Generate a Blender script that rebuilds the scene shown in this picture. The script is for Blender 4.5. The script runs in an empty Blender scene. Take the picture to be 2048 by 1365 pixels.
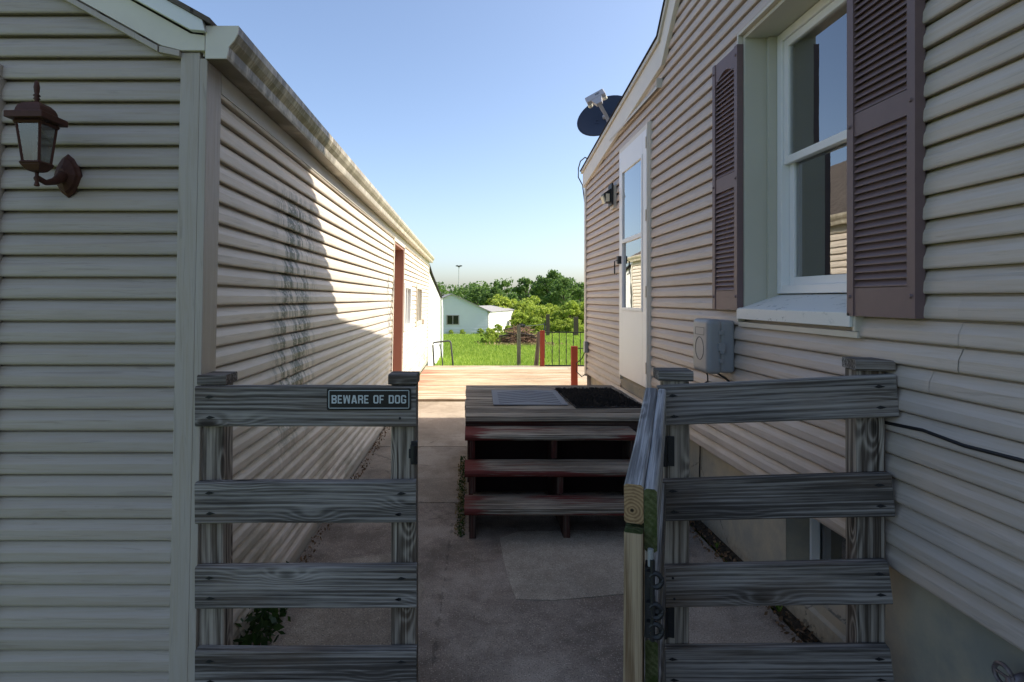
import bpy, bmesh, math, random
import numpy as np
from mathutils import Vector, Matrix, Euler
R = math.radians
sc = bpy.context.scene
col = sc.collection
random.seed(7); rng = np.random.default_rng(7)

# ------------------------------------------------------------------ camera
cam = bpy.data.objects.new('camera', bpy.data.cameras.new('camera')); col.objects.link(cam)
cam.location = (0, 0, 1.44); cam.rotation_euler = (R(90), 0, 0)
cam.data.sensor_width = 36; cam.data.lens = 36 * 1160 / 2048
cam.data.shift_x = 86 / 2048; cam.data.shift_y = -84.5 / 2048
cam.data.clip_start = 0.05; cam.data.clip_end = 3000
sc.camera = cam
# ------------------------------------------------------------------ sky and sun
SUN = Vector((1.0, 0.035, 0.895)).normalized()
el = math.asin(SUN.z); az = math.atan2(SUN.x, SUN.y)
world = bpy.data.worlds.new('World'); sc.world = world; world.use_nodes = True
wn = world.node_tree; wn.nodes.clear()
sky = wn.nodes.new('ShaderNodeTexSky'); sky.sky_type = 'NISHITA'; sky.sun_disc = False
sky.sun_elevation = el; sky.sun_rotation = az
sky.altitude = 0; sky.air_density = 0.8; sky.dust_density = 2.0; sky.ozone_density = 1.0
bg = wn.nodes.new('ShaderNodeBackground'); bg.inputs[1].default_value = 0.15
wo = wn.nodes.new('ShaderNodeOutputWorld')
wn.links.new(sky.outputs[0], bg.inputs[0]); wn.links.new(bg.outputs[0], wo.inputs[0])
sun = bpy.data.objects.new('sun', bpy.data.lights.new('sun', 'SUN')); col.objects.link(sun)
sun.data.energy = 3.8; sun.data.angle = R(0.55); sun.data.color = (1.0, 0.93, 0.82)
sun.rotation_euler = SUN.to_track_quat('Z', 'Y').to_euler(); sun.location = (30, 2, 30)
sc.view_settings.view_transform = 'Standard'; sc.view_settings.look = 'None'
sc.view_settings.exposure = 0.86; sc.view_settings.gamma = 1.0
sc.view_settings.use_curve_mapping = False
sc.cycles.max_bounces = 8; sc.cycles.transparent_max_bounces = 12
sc.cycles.sample_clamp_indirect = 6

# ------------------------------------------------------------------ node helpers
class NT:
    def __init__(s, name):
        s.m = bpy.data.materials.new(name); s.m.use_nodes = True
        s.t = s.m.node_tree; s.t.nodes.clear()
        s.out = s.n('ShaderNodeOutputMaterial'); s.b = s.n('ShaderNodeBsdfPrincipled')
        s.l(s.b.outputs[0], s.out.inputs[0])
        s._oc = None
    def n(s, typ, **kw):
        x = s.t.nodes.new(typ)
        for k, v in kw.items(): setattr(x, k, v)
        return x
    def l(s, a, b): s.t.links.new(a, b)
    def set(s, sock, v):
        if hasattr(v, 'is_output') or isinstance(v, bpy.types.NodeSocket): s.l(v, sock)
        else: sock.default_value = v
    def oc(s):
        if not s._oc: s._oc = s.n('ShaderNodeTexCoord').outputs['Object']
        return s._oc
    def rnd(s): return s.n('ShaderNodeObjectInfo').outputs['Random']
    def math(s, op, a, b=0.0, c=None):
        x = s.n('ShaderNodeMath', operation=op); s.set(x.inputs[0], a); s.set(x.inputs[1], b)
        if c is not None: s.set(x.inputs[2], c)
        return x.outputs[0]
    def scale(s, v, sx, sy, sz, off=None):
        x = s.n('ShaderNodeMapping'); s.l(v, x.inputs[0]); x.inputs['Scale'].default_value = (sx, sy, sz)
        if off is not None: s.set(x.inputs['Location'], off)
        return x.outputs[0]
    def noise(s, v, scale=5, detail=4, rough=.55, dist=0):
        x = s.n('ShaderNodeTexNoise'); s.l(v, x.inputs['Vector'])
        x.inputs['Scale'].default_value = scale; x.inputs['Detail'].default_value = detail
        x.inputs['Roughness'].default_value = rough; x.inputs['Distortion'].default_value = dist
        return x.outputs[0]
    def vor(s, v, scale, feature='F1'):
        x = s.n('ShaderNodeTexVoronoi', feature=feature); s.l(v, x.inputs['Vector']); x.inputs['Scale'].default_value = scale
        return x
    def ramp(s, f, *stops):
        x = s.n('ShaderNodeValToRGB'); s.l(f, x.inputs[0]); cr = x.color_ramp
        while len(cr.elements) < len(stops): cr.elements.new(0.5)
        for e, (p, c) in zip(cr.elements, stops):
            e.position = p; e.color = (c, c, c, 1) if isinstance(c, (int, float)) else (*c, 1)
        return x.outputs[0]
    def smooth(s, f, a, b, lo=0.0, hi=1.0):
        x = s.n('ShaderNodeMapRange', interpolation_type='SMOOTHSTEP'); s.set(x.inputs[0], f)
        for i, v in enumerate((a, b, lo, hi)): s.set(x.inputs[i + 1], v)
        return x.outputs[0]
    def mix(s, f, a, b, blend='MIX'):
        x = s.n('ShaderNodeMix', data_type='RGBA', blend_type=blend)
        s.set(x.inputs[0], f)
        s.set(x.inputs[6], (*a, 1) if isinstance(a, tuple) else a); s.set(x.inputs[7], (*b, 1) if isinstance(b, tuple) else b)
        return x.outputs[2]
    def bump(s, h, strength=.3, dist=.01):
        x = s.n('ShaderNodeBump'); x.inputs['Strength'].default_value = strength; x.inputs['Distance'].default_value = dist
        s.l(h, x.inputs['Height']); s.l(x.outputs[0], s.b.inputs['Normal'])
    def xyz(s, v):
        x = s.n('ShaderNodeSeparateXYZ'); s.l(v, x.inputs[0]); return x.outputs
    def fin(s, colr=None, rough=None, spec=None, metal=None):
        if colr is not None: s.set(s.b.inputs['Base Color'], (*colr, 1) if isinstance(colr, tuple) else colr)
        if rough is not None: s.set(s.b.inputs['Roughness'], rough)
        if spec is not None: s.set(s.b.inputs['Specular IOR Level'], spec)
        if metal is not None: s.set(s.b.inputs['Metallic'], metal)
        return s.m

def plain(name, c, rough=.6, metal=0.0, var=.12, scale=8, bump=.0, spec=.4):
    t = NT(name); v = t.oc()
    n = t.noise(v, scale, 6, .65)
    f = t.math('MULTIPLY_ADD', n, var * 2, 1 - var)
    cc = t.mix(1.0, c, (1, 1, 1), 'MULTIPLY')
    mx = t.n('ShaderNodeMix', data_type='RGBA', blend_type='MULTIPLY'); mx.inputs[0].default_value = 1
    mx.inputs[6].default_value = (*c, 1); t.l(f, mx.inputs[7])
    if bump: t.bump(n, bump, .005)
    return t.fin(mx.outputs[2], rough, spec, metal)

def siding(name, c, axis, stain=None, var=.1):
    # vinyl with pressed wood grain; axis = direction of the boards (0 x, 1 y)
    t = NT(name); v = t.oc()
    sc1 = [1.6, 1.6, 1.6]; sc2 = [70, 70, 70]; sc2[axis] = 3.0
    sc3 = [50, 50, 50]; sc3[axis] = 2.2
    grain = t.noise(t.scale(v, *sc2), 1.0, 4, .6, 1.2)
    wav = t.noise(t.scale(v, *sc3), 1.0, 3, .6, 1.5)
    g2 = t.smooth(grain, .33, .42)
    big = t.noise(t.scale(v, *sc1), 1.0, 4, .6)
    rnd = t.rnd()
    f = t.math('ADD', t.math('MULTIPLY', g2, .15), .85)
    f = t.math('MULTIPLY', f, t.math('MULTIPLY_ADD', big, var * 2, 1 - var))
    f = t.math('MULTIPLY', f, t.math('MULTIPLY_ADD', rnd, .08, .96))
    base = t.mix(t.smooth(wav, .35, .7), c, tuple(x * k for x, k in zip(c, (.93, .90, .85))))
    mx = t.n('ShaderNodeMix', data_type='RGBA', blend_type='MULTIPLY'); mx.inputs[0].default_value = 1
    t.l(base, mx.inputs[6]); t.l(f, mx.inputs[7]); cc = mx.outputs[2]
    if stain:
        cc = stain(t, v, cc)
    t.bump(t.math('ADD', t.math('MULTIPLY', grain, .7), t.math('MULTIPLY', wav, .5)), .35, .0035)
    return t.fin(cc, .48, .35)

def garage_stain(t, v, cc):
    x, y, z = t.xyz(v)
    n1 = t.noise(t.scale(v, 1, 9, 2.0), 1.0, 5, .7)
    n2 = t.noise(t.scale(v, 30, 30, 60), 1.0, 3, .7)
    # a mouldy streak where water ran down, and algae low on the wall
    band = t.math('MULTIPLY', t.smooth(y, 2.65, 2.95), t.smooth(y, 3.6, 3.25))
    band = t.math('MULTIPLY', band, t.math('MULTIPLY', t.smooth(z, .45, 1.0), t.smooth(z, 2.05, 1.9)))
    m = t.math('MULTIPLY', t.math('MULTIPLY', band, t.smooth(n1, .42, .56)), t.smooth(n2, .30, .52))
    cc = t.mix(t.math('MULTIPLY', m, .9), cc, (.07, .08, .045))
    low = t.math('MULTIPLY', t.smooth(z, 1.1, .1), t.smooth(t.noise(t.scale(v, 1, 1.4, 6), 1.0, 5, .7), .42, .66))
    return t.mix(t.math('MULTIPLY', low, .65), cc, (.20, .18, .10))

def house_stain(t, v, cc):
    x, y, z = t.xyz(v)
    n = t.noise(t.scale(v, 1, 2.0, 5), 1.0, 5, .7)
    m = t.math('MULTIPLY', t.smooth(z, 1.15, .5), t.smooth(n, .45, .7))
    return t.mix(t.math('MULTIPLY', m, .35), cc, (.24, .20, .12))

def wood(name, dark, light, paint=None, pm=(.45, .6), rings=380, knots=True, bump=.5, rough=.85, green=None, red_edge=None, con=1.0, red_x=None, crack=False):
    # local x = along the board
    t = NT(name); v0 = t.oc()
    off = t.n('ShaderNodeVectorMath', operation='SCALE'); 
    cmb = t.n('ShaderNodeCombineXYZ'); r = t.rnd()
    t.l(t.math('MULTIPLY', r, 23.7), cmb.inputs[0]); t.l(t.math('MULTIPLY', r, 3.1), cmb.inputs[1]); t.l(t.math('MULTIPLY', r, 7.7), cmb.inputs[2])
    add = t.n('ShaderNodeVectorMath', operation='ADD'); t.l(v0, add.inputs[0]); t.l(cmb.outputs[0], add.inputs[1])
    v = add.outputs[0]
    x, y, z = t.xyz(v)
    ph = t.math('MULTIPLY', t.math('ADD', t.math('MULTIPLY', y, .8), z), rings)
    ph = t.math('ADD', ph, t.math('MULTIPLY', t.noise(t.scale(v, .7, 5, 5), 1.0, 3, .5), 26))
    if knots:
        k = t.vor(t.scale(v, 3.0, 9, 9), 1.0).outputs['Distance']
        kn = t.math('POWER', t.smooth(k, .55, .0), 2.0)
        ph = t.math('ADD', ph, t.math('MULTIPLY', kn, 22))
    w = t.math('MULTIPLY_ADD', t.math('SINE', ph), .5, .5)
    w = t.math('POWER', w, 1.6)
    fib = t.noise(t.scale(v, 2.2, 160, 160), 1.0, 4, .75)
    stk = t.noise(t.scale(v, .8, 75, 75), 1.0, 5, .7)
    blot = t.noise(t.scale(v, 1.8, 9, 9), 1.0, 4, .6)
    f = t.math('ADD', t.math('MULTIPLY', w, .24 * con), t.math('MULTIPLY', t.smooth(fib, .32, .68), .42))
    f = t.math('ADD', f, t.math('MULTIPLY', t.math('SUBTRACT', stk, .5), 1.5))
    f = t.math('ADD', f, t.math('MULTIPLY_ADD', t.math('SUBTRACT', blot, .5), .9, .16))
    f = t.math('ADD', f, t.math('MULTIPLY', t.math('SUBTRACT', r, .5), .22))
    cc = t.mix(t.smooth(f, .12, .95), dark, light)
    if knots:
        cc = t.mix(t.math('MULTIPLY', t.smooth(k, .16, .06), .85), cc, tuple(c * .25 for c in dark))
    if crack:
        ck = t.noise(t.scale(v, 1.1, 75, 75), 1.0, 2, .5)
        cc = t.mix(t.smooth(ck, .36, .30, 0, .8), cc, tuple(c * .35 for c in dark))
        tn = t.noise(t.scale(v, 1.5, 4, 4), 1.0, 3, .6); cc = t.mix(t.smooth(tn, .5, .75, 0, .45), cc, (.17, .11, .065))
    if paint and red_x:
        lx, ly, lz = t.xyz(v0)
        pm = (t.smooth(lx, red_x[0], red_x[1], pm[0], .70), t.smooth(lx, red_x[0], red_x[1], pm[1], .84))
    if paint:
        pn = t.noise(t.scale(v, 2.2, 60, 60), 1.0, 6, .7)
        pb = t.noise(t.scale(v, 1.1, 5, 5), 1.0, 3, .5)
        pp = t.math('ADD', t.math('MULTIPLY', pn, .55), t.math('MULTIPLY', pb, .45))
        if red_edge:
            lx, ly, lz = t.xyz(v0)
            # paint survives at the board's front nosing and its end
            e = t.smooth(lz, red_edge[0], red_edge[1], 0, .16)
            e2 = t.smooth(lx, .22, .0, 0, .14)
            pp = t.math('ADD', pp, t.math('ADD', e, e2))
        cc = t.mix(t.smooth(pp, pm[0], pm[1]), cc, paint)
    if green:
        gn = t.noise(t.scale(v, 14, 14, 14), 1.0, 5, .7)
        cc = t.mix(t.smooth(gn, .42, .6, 0, green), cc, (.035, .055, .012))
    t.bump(t.math('ADD', t.math('MULTIPLY', w, .4), t.math('MULTIPLY', fib, .8)), bump, .004)
    return t.fin(cc, rough, .12)

M = {}
M['garage_side_lit'] = siding('garage siding lit side', (.72, .645, .55), 1, garage_stain)  # same vinyl as the front, paler: sunlight is put into its colour
M['garage_front_shaded'] = siding('garage siding shaded front', (.43, .372, .318), 0)  # darker copy of the side siding; shade is put into its colour
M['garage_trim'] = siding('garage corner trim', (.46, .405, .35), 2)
M['house_side'] = siding('house siding', (.53, .452, .39), 1, house_stain)
M['cream'] = plain('cream aluminium', (.70, .65, .55), .45, var=.12, scale=5)
M['white'] = plain('white vinyl', (.80, .80, .78), .35, var=.04, scale=4)
M['tan_trim'] = plain('tan aluminium', (.58, .53, .44), .45, var=.08, scale=3)
M['jamb'] = plain('sage cream aluminium jamb', (.52, .50, .41), .45, var=.06, scale=3)
M['brown_door'] = plain('red brown door paint', (.36, .19, .14), .55, var=.12, scale=4)
M['black'] = plain('black steel', (.015, .015, .016), .5, var=.2, scale=30)
M['rubber'] = plain('grey rubber', (.14, .14, .145), .6, var=.2, scale=12, bump=.15)
M['coir'] = plain('black curly mat', (.030, .028, .026), .95, var=.4, scale=90, bump=.8)
M['grey_plastic'] = plain('grey plastic', (.28, .285, .285), .42, var=.08, scale=10)
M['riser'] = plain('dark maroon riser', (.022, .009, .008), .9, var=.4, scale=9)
M['dark_grey'] = plain('dark line', (.06, .065, .07), .6)
M['cable'] = plain('black cable', (.012, .012, .013), .5)
M['dish'] = plain('navy dish paint', (.020, .030, .055), .45, var=.15, scale=6)
M['dish_mark'] = plain('faded dish mark', (.035, .045, .085), .5)
M['lnb'] = plain('grey receiver plastic', (.42, .42, .45), .4)
M['lnb_cap'] = plain('pale receiver cap', (.62, .60, .50), .35)
M['shutter'] = plain('plum brown shutter vinyl', (.165, .108, .105), .5, var=.12, scale=20, bump=.08)
M['shingle_far'] = plain('grey shed roof', (.30, .29, .28), .9, var=.2, scale=6)
M['shed_blue'] = plain('pale blue shed siding', (.54, .59, .61), .6, var=.06, scale=2)
M['shed_white'] = plain('white shed siding', (.74, .74, .70), .6, var=.08, scale=2)
M['rust'] = plain('rusty copper lantern', (.075, .028, .018), .62, var=.45, scale=45, bump=.2, metal=.25)
M['post_red'] = wood('red painted post', (.16, .12, .09), (.35, .27, .19), paint=(.27, .055, .035), pm=(.30, .42), knots=False)
M['gate'] = wood('weathered gate board', (.072, .063, .055), (.37, .34, .305), rings=420, crack=True, rough=.95)
M['gate_post'] = wood('weathered gate post', (.075, .058, .045), (.42, .365, .30), rings=170, con=1.5, crack=True, rough=.95)
M['leaf_wood'] = wood('pale grey gate rail', (.17, .165, .16), (.56, .545, .53), rings=230, crack=True, rough=.95)
M['leaf_fresh'] = wood('fresh sawn pine', (.16, .10, .055), (.42, .32, .21), rings=90, knots=False, con=1.6)
def end_grain():
    t = NT('sawn end grain'); v = t.oc(); x, y, z = t.xyz(v)
    dy = t.math('SUBTRACT', y, .016); dz = t.math('SUBTRACT', z, .03)
    d = t.math('SQRT', t.math('ADD', t.math('MULTIPLY', dy, dy), t.math('MULTIPLY', dz, dz)))
    n = t.noise(v, 60, 4, .6); w = t.math('MULTIPLY_ADD', t.math('SINE', t.math('ADD', t.math('MULTIPLY', d, 850), t.math('MULTIPLY', n, 7.0))), .5, .5)
    cc = t.mix(t.smooth(t.math('ADD', t.math('MULTIPLY', w, .45), t.math('MULTIPLY', n, .7)), .1, 1.0), (.17, .10, .05), (.42, .28, .15))
    cc = t.mix(t.smooth(d, .006, .002), cc, (.03, .02, .012)); t.bump(n, .4, .003); return t.fin(cc, .85, .2)
M['end_grain'] = end_grain()
M['moss'] = wood('mossy wood', (.05, .06, .02), (.12, .13, .06), green=.9, knots=False)
M['deck'] = wood('sun bleached deck board', (.28, .21, .13), (.74, .63, .48), paint=(.40, .15, .095), pm=(.52, .70), rings=300, knots=False, bump=.4, red_x=(.1, 1.1))
M['deck_red'] = wood('deck board with red paint left', (.27, .18, .10), (.74, .58, .40), paint=(.40, .13, .09), pm=(.40, .58), rings=300, knots=False, bump=.4, red_x=(.0, 1.0))
M['tread'] = wood('worn stair tread', (.085, .068, .05), (.54, .48, .38), paint=(.15, .040, .034), pm=(.56, .64), rings=330, knots=False, bump=.8, red_edge=(.02, -.045))
M['landing'] = wood('worn landing board', (.08, .066, .05), (.46, .41, .325), paint=(.13, .028, .024), pm=(.66, .74), rings=330, knots=False, bump=.8)
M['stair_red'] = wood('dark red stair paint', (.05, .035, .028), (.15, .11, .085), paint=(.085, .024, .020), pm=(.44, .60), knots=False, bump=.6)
M['grey_post'] = wood('grey fence post', (.09, .075, .06), (.27, .23, .19), knots=False)

def concrete(name, c1, c2):
    t = NT(name); v = t.oc()
    big = t.noise(v, 1.3, 6, .65); mid = t.noise(v, 9, 5, .7)
    f = t.math('ADD', t.math('MULTIPLY', big, .7), t.math('MULTIPLY', mid, .3))
    cc = t.mix(t.smooth(f, .38, .62), c1, c2)
    vo = t.vor(v, 125); spk = t.smooth(vo.outputs['Distance'], .2, .5)
    hs = t.n('ShaderNodeSeparateColor'); t.l(vo.outputs['Color'], hs.inputs[0])
    k = t.math('MULTIPLY', t.math('SUBTRACT', 1.0, spk), t.math('SUBTRACT', hs.outputs[0], .35))
    cc = t.mix(t.smooth(k, .0, .6, 0, .45), cc, tuple(min(1, x * 1.9) for x in c2))
    fine = t.noise(v, 150, 3, .7)
    cc = t.mix(t.smooth(fine, .50, .34, 0, .7), cc, tuple(x * .4 for x in c1))
    st_ = t.noise(t.scale(v, 1, .6, 1), 1.1, 5, .6, .6); cc = t.mix(t.smooth(st_, .50, .66, 0, .6), cc, tuple(x * .55 for x in c1))
    vc = t.vor(t.scale(v, .45, .8, 1), 1.0, 'DISTANCE_TO_EDGE').outputs['Distance']; vc = t.math('ADD', vc, t.math('MULTIPLY', t.math('SUBTRACT', mid, .5), .035)); cc = t.mix(t.smooth(vc, .002, .0, 0, .35), cc, tuple(x * .15 for x in c1))
    cr = t.noise(v, 40, 3, .7); cc = t.mix(t.smooth(cr, .68, .74, 0, .6), cc, tuple(x * .4 for x in c1))
    t.bump(t.math('ADD', t.math('MULTIPLY', fine, .6), spk), .5, .004)
    return t.fin(cc, .9, .2)
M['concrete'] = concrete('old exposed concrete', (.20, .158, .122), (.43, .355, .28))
M['concrete_sun'] = concrete('sunlit pale concrete', (.36, .295, .215), (.50, .42, .32))  # paler copy of the path concrete, sunlight put into its tone
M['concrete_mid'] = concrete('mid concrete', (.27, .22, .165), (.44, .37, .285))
M['asphalt'] = concrete('asphalt', (.035, .034, .033), (.06, .058, .055))  # kept very dark so the unseen ground bounces little light
M['patch'] = concrete('pale concrete patch', (.33, .28, .215), (.50, .43, .335))

def found_mat():
    t = NT('painted foundation'); v = t.oc(); x, y, z = t.xyz(v)
    n = t.noise(v, 2.2, 6, .65); n2 = t.noise(v, 40, 4, .7)
    cc = t.mix(t.smooth(n, .35, .65), (.47, .40, .29), (.30, .295, .25))
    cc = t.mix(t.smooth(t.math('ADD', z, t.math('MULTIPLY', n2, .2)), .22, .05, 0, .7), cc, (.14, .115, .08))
    # hairline cracks in the render coat
    vd = t.vor(t.scale(v, 1.1, 1.1, 1.1), 1.0, 'DISTANCE_TO_EDGE').outputs['Distance']
    vn = t.math('ADD', vd, t.math('MULTIPLY', t.math('SUBTRACT', n2, .5), .09))
    cc = t.mix(t.smooth(vn, .004, .0, 0, .6), cc, (.10, .095, .08))
    t.bump(n2, .25, .006)
    return t.fin(cc, .8, .25)
M['foundation'] = found_mat()

def roof_mat(name, c):
    t = NT(name); v = t.oc()
    b = t.n('ShaderNodeTexBrick'); t.l(t.scale(v, 1, 1, 1), b.inputs['Vector']); b.inputs['Scale'].default_value = 3.2
    b.inputs['Color1'].default_value = (*c, 1); b.inputs['Color2'].default_value = (*[x * .65 for x in c], 1); b.inputs['Mortar'].default_value = (*[x * .3 for x in c], 1)
    n = t.noise(v, 60, 3, .7)
    cc = t.mix(t.smooth(n, .3, .7, 0, .5), b.outputs[0], tuple(x * .6 for x in c)); t.bump(n, .5, .01)
    return t.fin(cc, .95, .1)
M['roof'] = roof_mat('brown asphalt shingles', (.17, .145, .125))
M['roof_dark'] = roof_mat('dark asphalt shingles', (.055, .05, .05))

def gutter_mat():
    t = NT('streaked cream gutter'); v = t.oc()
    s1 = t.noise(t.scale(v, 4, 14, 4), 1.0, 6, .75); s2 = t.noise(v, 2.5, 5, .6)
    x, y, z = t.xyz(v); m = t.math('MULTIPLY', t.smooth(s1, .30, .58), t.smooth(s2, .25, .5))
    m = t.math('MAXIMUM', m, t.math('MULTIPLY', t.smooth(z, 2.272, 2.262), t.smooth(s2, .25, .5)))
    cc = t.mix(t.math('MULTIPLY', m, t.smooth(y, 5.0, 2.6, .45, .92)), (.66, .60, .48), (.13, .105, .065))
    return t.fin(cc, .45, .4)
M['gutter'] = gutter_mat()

def glass_mat(name, tint=.9, rmin=.2):
    t = NT(name); t.t.nodes.remove(t.b)
    tr = t.n('ShaderNodeBsdfTransparent'); tr.inputs[0].default_value = (tint, tint * 1.02, tint, 1)
    gl = t.n('ShaderNodeBsdfGlossy'); gl.inputs['Roughness'].default_value = .0
    fr = t.n('ShaderNodeFresnel'); fr.inputs[0].default_value = 1.52
    nb = t.n('ShaderNodeBump'); nb.inputs['Strength'].default_value = .06; nb.inputs['Distance'].default_value = .004
    t.l(t.noise(t.oc(), 5, 2, .5), nb.inputs['Height']); t.l(nb.outputs[0], gl.inputs['Normal'])
    f = t.smooth(fr.outputs[0], 0.0, 1.0); f = t.math('MULTIPLY_ADD', fr.outputs[0], 2.0, rmin)
    f = t.math('MINIMUM', f, 1.0)
    mx = t.n('ShaderNodeMixShader'); t.l(f, mx.inputs[0]); t.l(tr.outputs[0], mx.inputs[1]); t.l(gl.outputs[0], mx.inputs[2])
    t.l(mx.outputs[0], t.out.inputs[0]); return t.m
M['glass'] = glass_mat('window glass')
M['lamp_glass'] = glass_mat('dusty lantern glass', .8, .05)
M['interior'] = plain('dim interior', (.05, .048, .045), .9)
M['blind'] = plain('ivory blind slat', (.78, .77, .68), .6, var=.05)
M['curtain'] = plain('white curtain', (.62, .62, .60), .8, var=.08)
M['shed_glass'] = plain('dark shed glass', (.015, .018, .017), .12, spec=.5)
M['bright'] = plain('lamp bulb glass', (.70, .62, .45), .2)

def leaf_mat(name, a, b, trans=.45):
    t = NT(name); v = t.oc()
    n = t.noise(v, .9, 4, .6); w = t.n('ShaderNodeTexWhiteNoise', noise_dimensions='3D')
    g = t.n('ShaderNodeNewGeometry'); t.l(g.outputs['Random Per Island'], w.inputs[0] if False else w.inputs['Vector'])
    f = t.math('ADD', t.math('MULTIPLY', n, .6), t.math('MULTIPLY', g.outputs['Random Per Island'], .5))
    cc = t.mix(t.smooth(f, .25, .85), a, b)
    t.fin(cc, .55, .3)
    tl = t.n('ShaderNodeBsdfTranslucent'); t.l(cc, tl.inputs[0])
    mx = t.n('ShaderNodeMixShader'); mx.inputs[0].default_value = trans
    t.l(t.b.outputs[0], mx.inputs[1]); t.l(tl.outputs[0], mx.inputs[2]); t.l(mx.outputs[0], t.out.inputs[0])
    return t.m
M['leaf_dark'] = leaf_mat('dark tree leaves', (.05, .105, .026), (.18, .29, .065))
M['leaf_mid'] = leaf_mat('mid green leaves', (.08, .165, .022), (.24, .37, .055))
M['leaf_yellow'] = leaf_mat('yellow green brush leaves', (.22, .32, .04), (.52, .60, .10))
M['leaf_weed'] = leaf_mat('weed leaves', (.02, .05, .012), (.06, .11, .025))
M['dry'] = leaf_mat('dry grass and leaves', (.16, .12, .05), (.32, .25, .11), .2)
M['bark'] = plain('grey brown bark', (.085, .065, .05), .9, var=.3, scale=6, bump=.4)
M['stick'] = plain('dry sticks', (.25, .15, .09), .9, var=.5, scale=5)
M['dead_leaf'] = plain('dead leaves', (.16, .095, .05), .9, var=.5, scale=20)
M['grass'] = leaf_mat('lawn blades', (.17, .29, .03), (.36, .47, .075), .4)
def lawn_mat():
    t = NT('lawn'); v = t.oc()
    n = t.noise(v, .35, 5, .6); n2 = t.noise(t.scale(v, 1, .6, 1), 7, 5, .75)
    f = t.math('ADD', t.math('MULTIPLY', n, .5), t.math('MULTIPLY', n2, .5))
    cc = t.mix(t.smooth(f, .32, .68), (.13, .23, .03), (.36, .43, .08))
    cc = t.mix(t.smooth(t.noise(v, .8, 4, .7), .56, .70, 0, .5), cc, (.36, .33, .12))
    t.bump(n2, .8, .06); return t.fin(cc, .85, .15)
M['lawn'] = lawn_mat()
def dirt_mat():
    t = NT('dark soil'); v = t.oc(); n = t.noise(v, 30, 6, .75)
    t.bump(n, .9, .02); return t.fin(t.mix(t.smooth(n, .3, .7), (.018, .014, .010), (.075, .058, .04)), .95, .1)
M['dirt'] = dirt_mat()

# ------------------------------------------------------------------ object helpers
def link(name, me, m, parent=None, world_parent=True, loc=None, rot=None):
    o = bpy.data.objects.new(name, me); col.objects.link(o)
    if m is not None and me is not None and len(me.materials) == 0:
        for q in (m if isinstance(m, (list, tuple)) else [m]): me.materials.append(q)
    if loc is not None: o.location = loc
    if rot is not None: o.rotation_euler = rot
    if parent is not None:
        o.parent = parent
        if world_parent:
            b = parent; off = Vector((0, 0, 0))
            mt = parent.get('_w'); off = Vector(mt) if mt is not None else Vector((0, 0, 0))
            o.matrix_parent_inverse = Matrix.Translation(-off)
    return o
def tag(o, label=None, cat=None, group=None, kind=None):
    for k, v in (('label', label), ('category', cat), ('group', group), ('kind', kind)):
        if v: o[k] = v
    return o
WB = {}
def thing(name, label, cat, loc, rot=None, group=None):
    o = bpy.data.objects.new(name, None); col.objects.link(o); o.empty_display_size = .1
    o.location = loc
    if rot is not None: o.rotation_euler = rot
    WB[o.name] = Vector(loc)
    return tag(o, label, cat, group)
def wpart(name, me, m, parent):
    """part whose mesh is given in world coordinates; parents are unrotated"""
    o = link(name, me, m)
    o.parent = parent
    root = parent
    while root.parent: root = root.parent
    if parent.parent is None: o.matrix_parent_inverse = Matrix.Translation(-WB[parent.name])
    return o
def lpart(name, me, m, parent, loc=(0, 0, 0), rot=(0, 0, 0)):
    o = link(name, me, m); o.parent = parent; o.location = loc; o.rotation_euler = rot
    return o
def mesh(name, vs, fs, smooth=False):
    me = bpy.data.meshes.new(name); me.from_pydata([tuple(v) for v in vs], [], fs); me.update()
    if smooth: me.polygons.foreach_set('use_smooth', [True] * len(me.polygons))
    return me
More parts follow.
